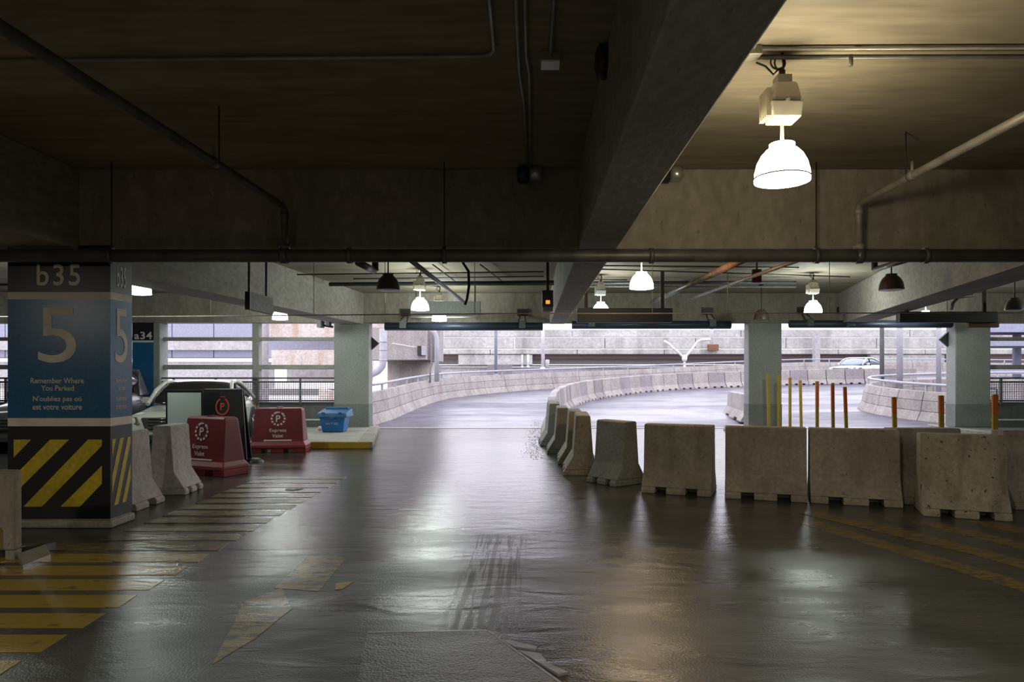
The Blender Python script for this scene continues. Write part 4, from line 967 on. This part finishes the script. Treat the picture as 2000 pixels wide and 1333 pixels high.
# light poles outside
def pole(px, py0, py1, Y, w, mat, label, extra=None):
    a = P(px, py0, Y); b = P(px, py1, Y)
    r = thing('pole', (a.x, Y, b.z), label, 'pole'); MB().tube([b, a], w*Y/F/2, 12).build('shaft', mat, r)
    MB().tube([b, b+Vector((0,0,.15))], w*Y/F/2*1.5, 12).build('base', mat, r)
    return r
pole(968.5,560,735,44,6,m_lav,'blue-grey pole behind the left ramp wall')
pole(1060.5,560,722,52,7,m_white,'white pole left of the outdoor barrier row')
pole(1722.5,560,770,27.5,8,m_parap,'dark grey post inside the curved wall nose, leftmost of three')
pole(1757.5,560,772,27.0,11,m_railg,'thick lavender post inside the curved wall nose, middle of three')
pole(1833.5,560,776,26.5,9,m_railg,'grey post inside the curved wall nose, rightmost of three')
pole(1020,693,719,57,3,m_white,'short white pipe stub, left of a pair beyond the ramp wall')
pole(1031.5,693,719,57,4,m_white,'short white pipe stub, right of a pair beyond the ramp wall')
r = thing('road_sign', tuple(P(1068,722,52)), 'small grey funnel-shaped lamp head beside the white pole', 'lamp')
MB().lathe([(.14,0),(.2,.55),(.16,.62),(.001,.64)], tuple(P(1068.5,719,52)), 12).build('head', m_galv, r)
r = thing('street_light', tuple(P(1337,707,55)), 'white V-shaped street light with two arms above the outdoor barriers', 'lamp')
MB().tube([P(1337,733,55), P(1337,703,55)], .09, 8).build('stem', m_white, r)
MB().tube([P(1337,700,55), P(1318,683,55), P(1305,671,55), P(1297,666,55)], .10, 8).build('arm', m_white, r)
MB().tube([P(1337,700,55), P(1350,685,55), P(1362,668,55), P(1370,664,55), P(1390,663.5,55)], .10, 8).build('arm', m_white, r)
MB().lathe([(.12,-.3),(.22,-.1),(.22,.15),(.1,.3)], tuple(P(1337,700,55)), 12, True, True).build('hub', m_white, r)
MB().tube([P(1390,672,55), P(1390,600,55)], .14, 8).build('drop_pole', m_white, r)
r = thing('bollard_box', tuple(P(1391,685,69)), 'orange stained box on the overpass parapet', 'box')
blk(1384,1404,673,685,69,.6,m_rust,r,'box',.03)
# abutment structure left of the exit lane opening
ab = thing('ramp_abutment', tuple(P(790,740,30)), 'big concrete ramp abutment with curved pier outside the left opening', 'building')
a = P(700,560,30); b = P(845,703,30)
MB().box(a.x, b.x-.3, 30, 36, b.z, a.z+3).build('deck', m_para, ab)
MB().tube([(b.x-.5,31,b.z),(b.x-.5,31,a.z+3)], .5*1.0, 20).build('rounded_corner', m_para, ab)
MB().tube([(P(795,0,32).x,33.2,-1),(P(795,0,32).x,33.2,b.z)], 1.15, 28).build('pier', m_para, ab)
mb = MB(); mb.hexa([(-9.5,30.5,.2),(-6.0,30.5,-.8),(-6.0,31,-.8),(-9.5,31,.2)],[(-9.5,30.5,.9),(-5.9,30.5,-.2),(-5.9,31,-.2),(-9.5,31,.9)]); mb.build('sloping_brace', m_stain, ab)
MB().tube([P(748.5,600,28), P(748.5,706,28), P(746,716,28), P(738,725,28), P(722,733,28)], .155, 14).build('downpipe', m_railg, ab)
for py in (668, 684, 704): MB().tube([P(748.5,py-1,28), P(748.5,py+1,28)], .175, 14).build('pipe_collar', m_railg, ab)
MB().tube([P(836,640,29.5), P(849,650,29.5), P(853,660,29.5), P(853,746,29.5)], .10, 12).build('downpipe', m_railg, ab)
MB().tube([P(843,655,29.6), P(843,712,29.6), P(840,722,29.6), P(840,748,29.6)], .035, 8).build('conduit', m_overd, ab)
blk(815,823,676,695,29.8,.2,m_dark,ab,'junction_box',.01); blk(823,830,676,694,29.7,.3,m_railg,ab,'junction_box',.01)
MB().tube([P(765,671,29.85), P(785,674,29.85), P(800,677,29.85), P(815,679,29.85)], .02, 6).build('cable', m_white, ab)
blk(721,754,632,641,24,.2,m_stain,ab,'lintel')
# stained ramp decks behind the mesh screen
rd = thing('ramp_deck', tuple(P(590,740,40)), 'rust-streaked concrete ramp decks outside behind the left screen', 'bridge')
blk(526,715,560,660,40,2,m_stain,rd,'upper_deck'); blk(530,715,684,716,40,2,m_stain,rd,'lower_deck')
blk(526,715,660,684,44,.5,m_lav,rd,'rear_band'); blk(560,715,716,745,44,2,m_pale,rd,'rear_wall'); 
MB().tube([(P(516,0,38).x,38,-1),(P(516,0,38).x,38,9)], .22*1.1, 16).build('support_column', m_pale, rd)
blk(340,720,760,773,34,.5,m_overd,rd,'road_edge')
bd = thing('building', tuple(P(350,740,60)), 'lavender-grey panelled building outside behind the white car', 'building')
x = -560
while x < 500:
    blk(x, x+80, 560, 699, 60, 3, m_lav, bd, 'wall_panel', .03); x += 81.5
blk(-560,500,666,684,59.4,.5,m_pale,bd,'band'); blk(-560,500,700,706,59.5,.5,m_white,bd,'ledge'); blk(-560,520,707,760,59.8,2,m_pale,bd,'plinth')
# right: ramp seen beyond the right screen
rr = thing('ramp_deck', tuple(P(2050,735,34)), 'lavender concrete ramp deck outside behind the right screen', 'bridge')
blk(1935,2700,560,649,34,3,m_lav,rr,'upper_deck'); blk(1935,2700,659,676,33,3,m_lav,rr,'lower_deck'); blk(1935,2700,716,731,33,.4,m_lav,rr,'edge_beam')
for x in (1986,2100): MB().tube([(P(x,0,36).x,36,-1),(P(x,0,36).x,36,9)], .2, 12).build('support_column', m_lav, rr)
for i in range(3): MB().box(P(1935,0,32).x, P(2500,0,32).x, 32, 32.1, .8-i*.35, .95-i*.35).build('guard_rail', m_white, rr)
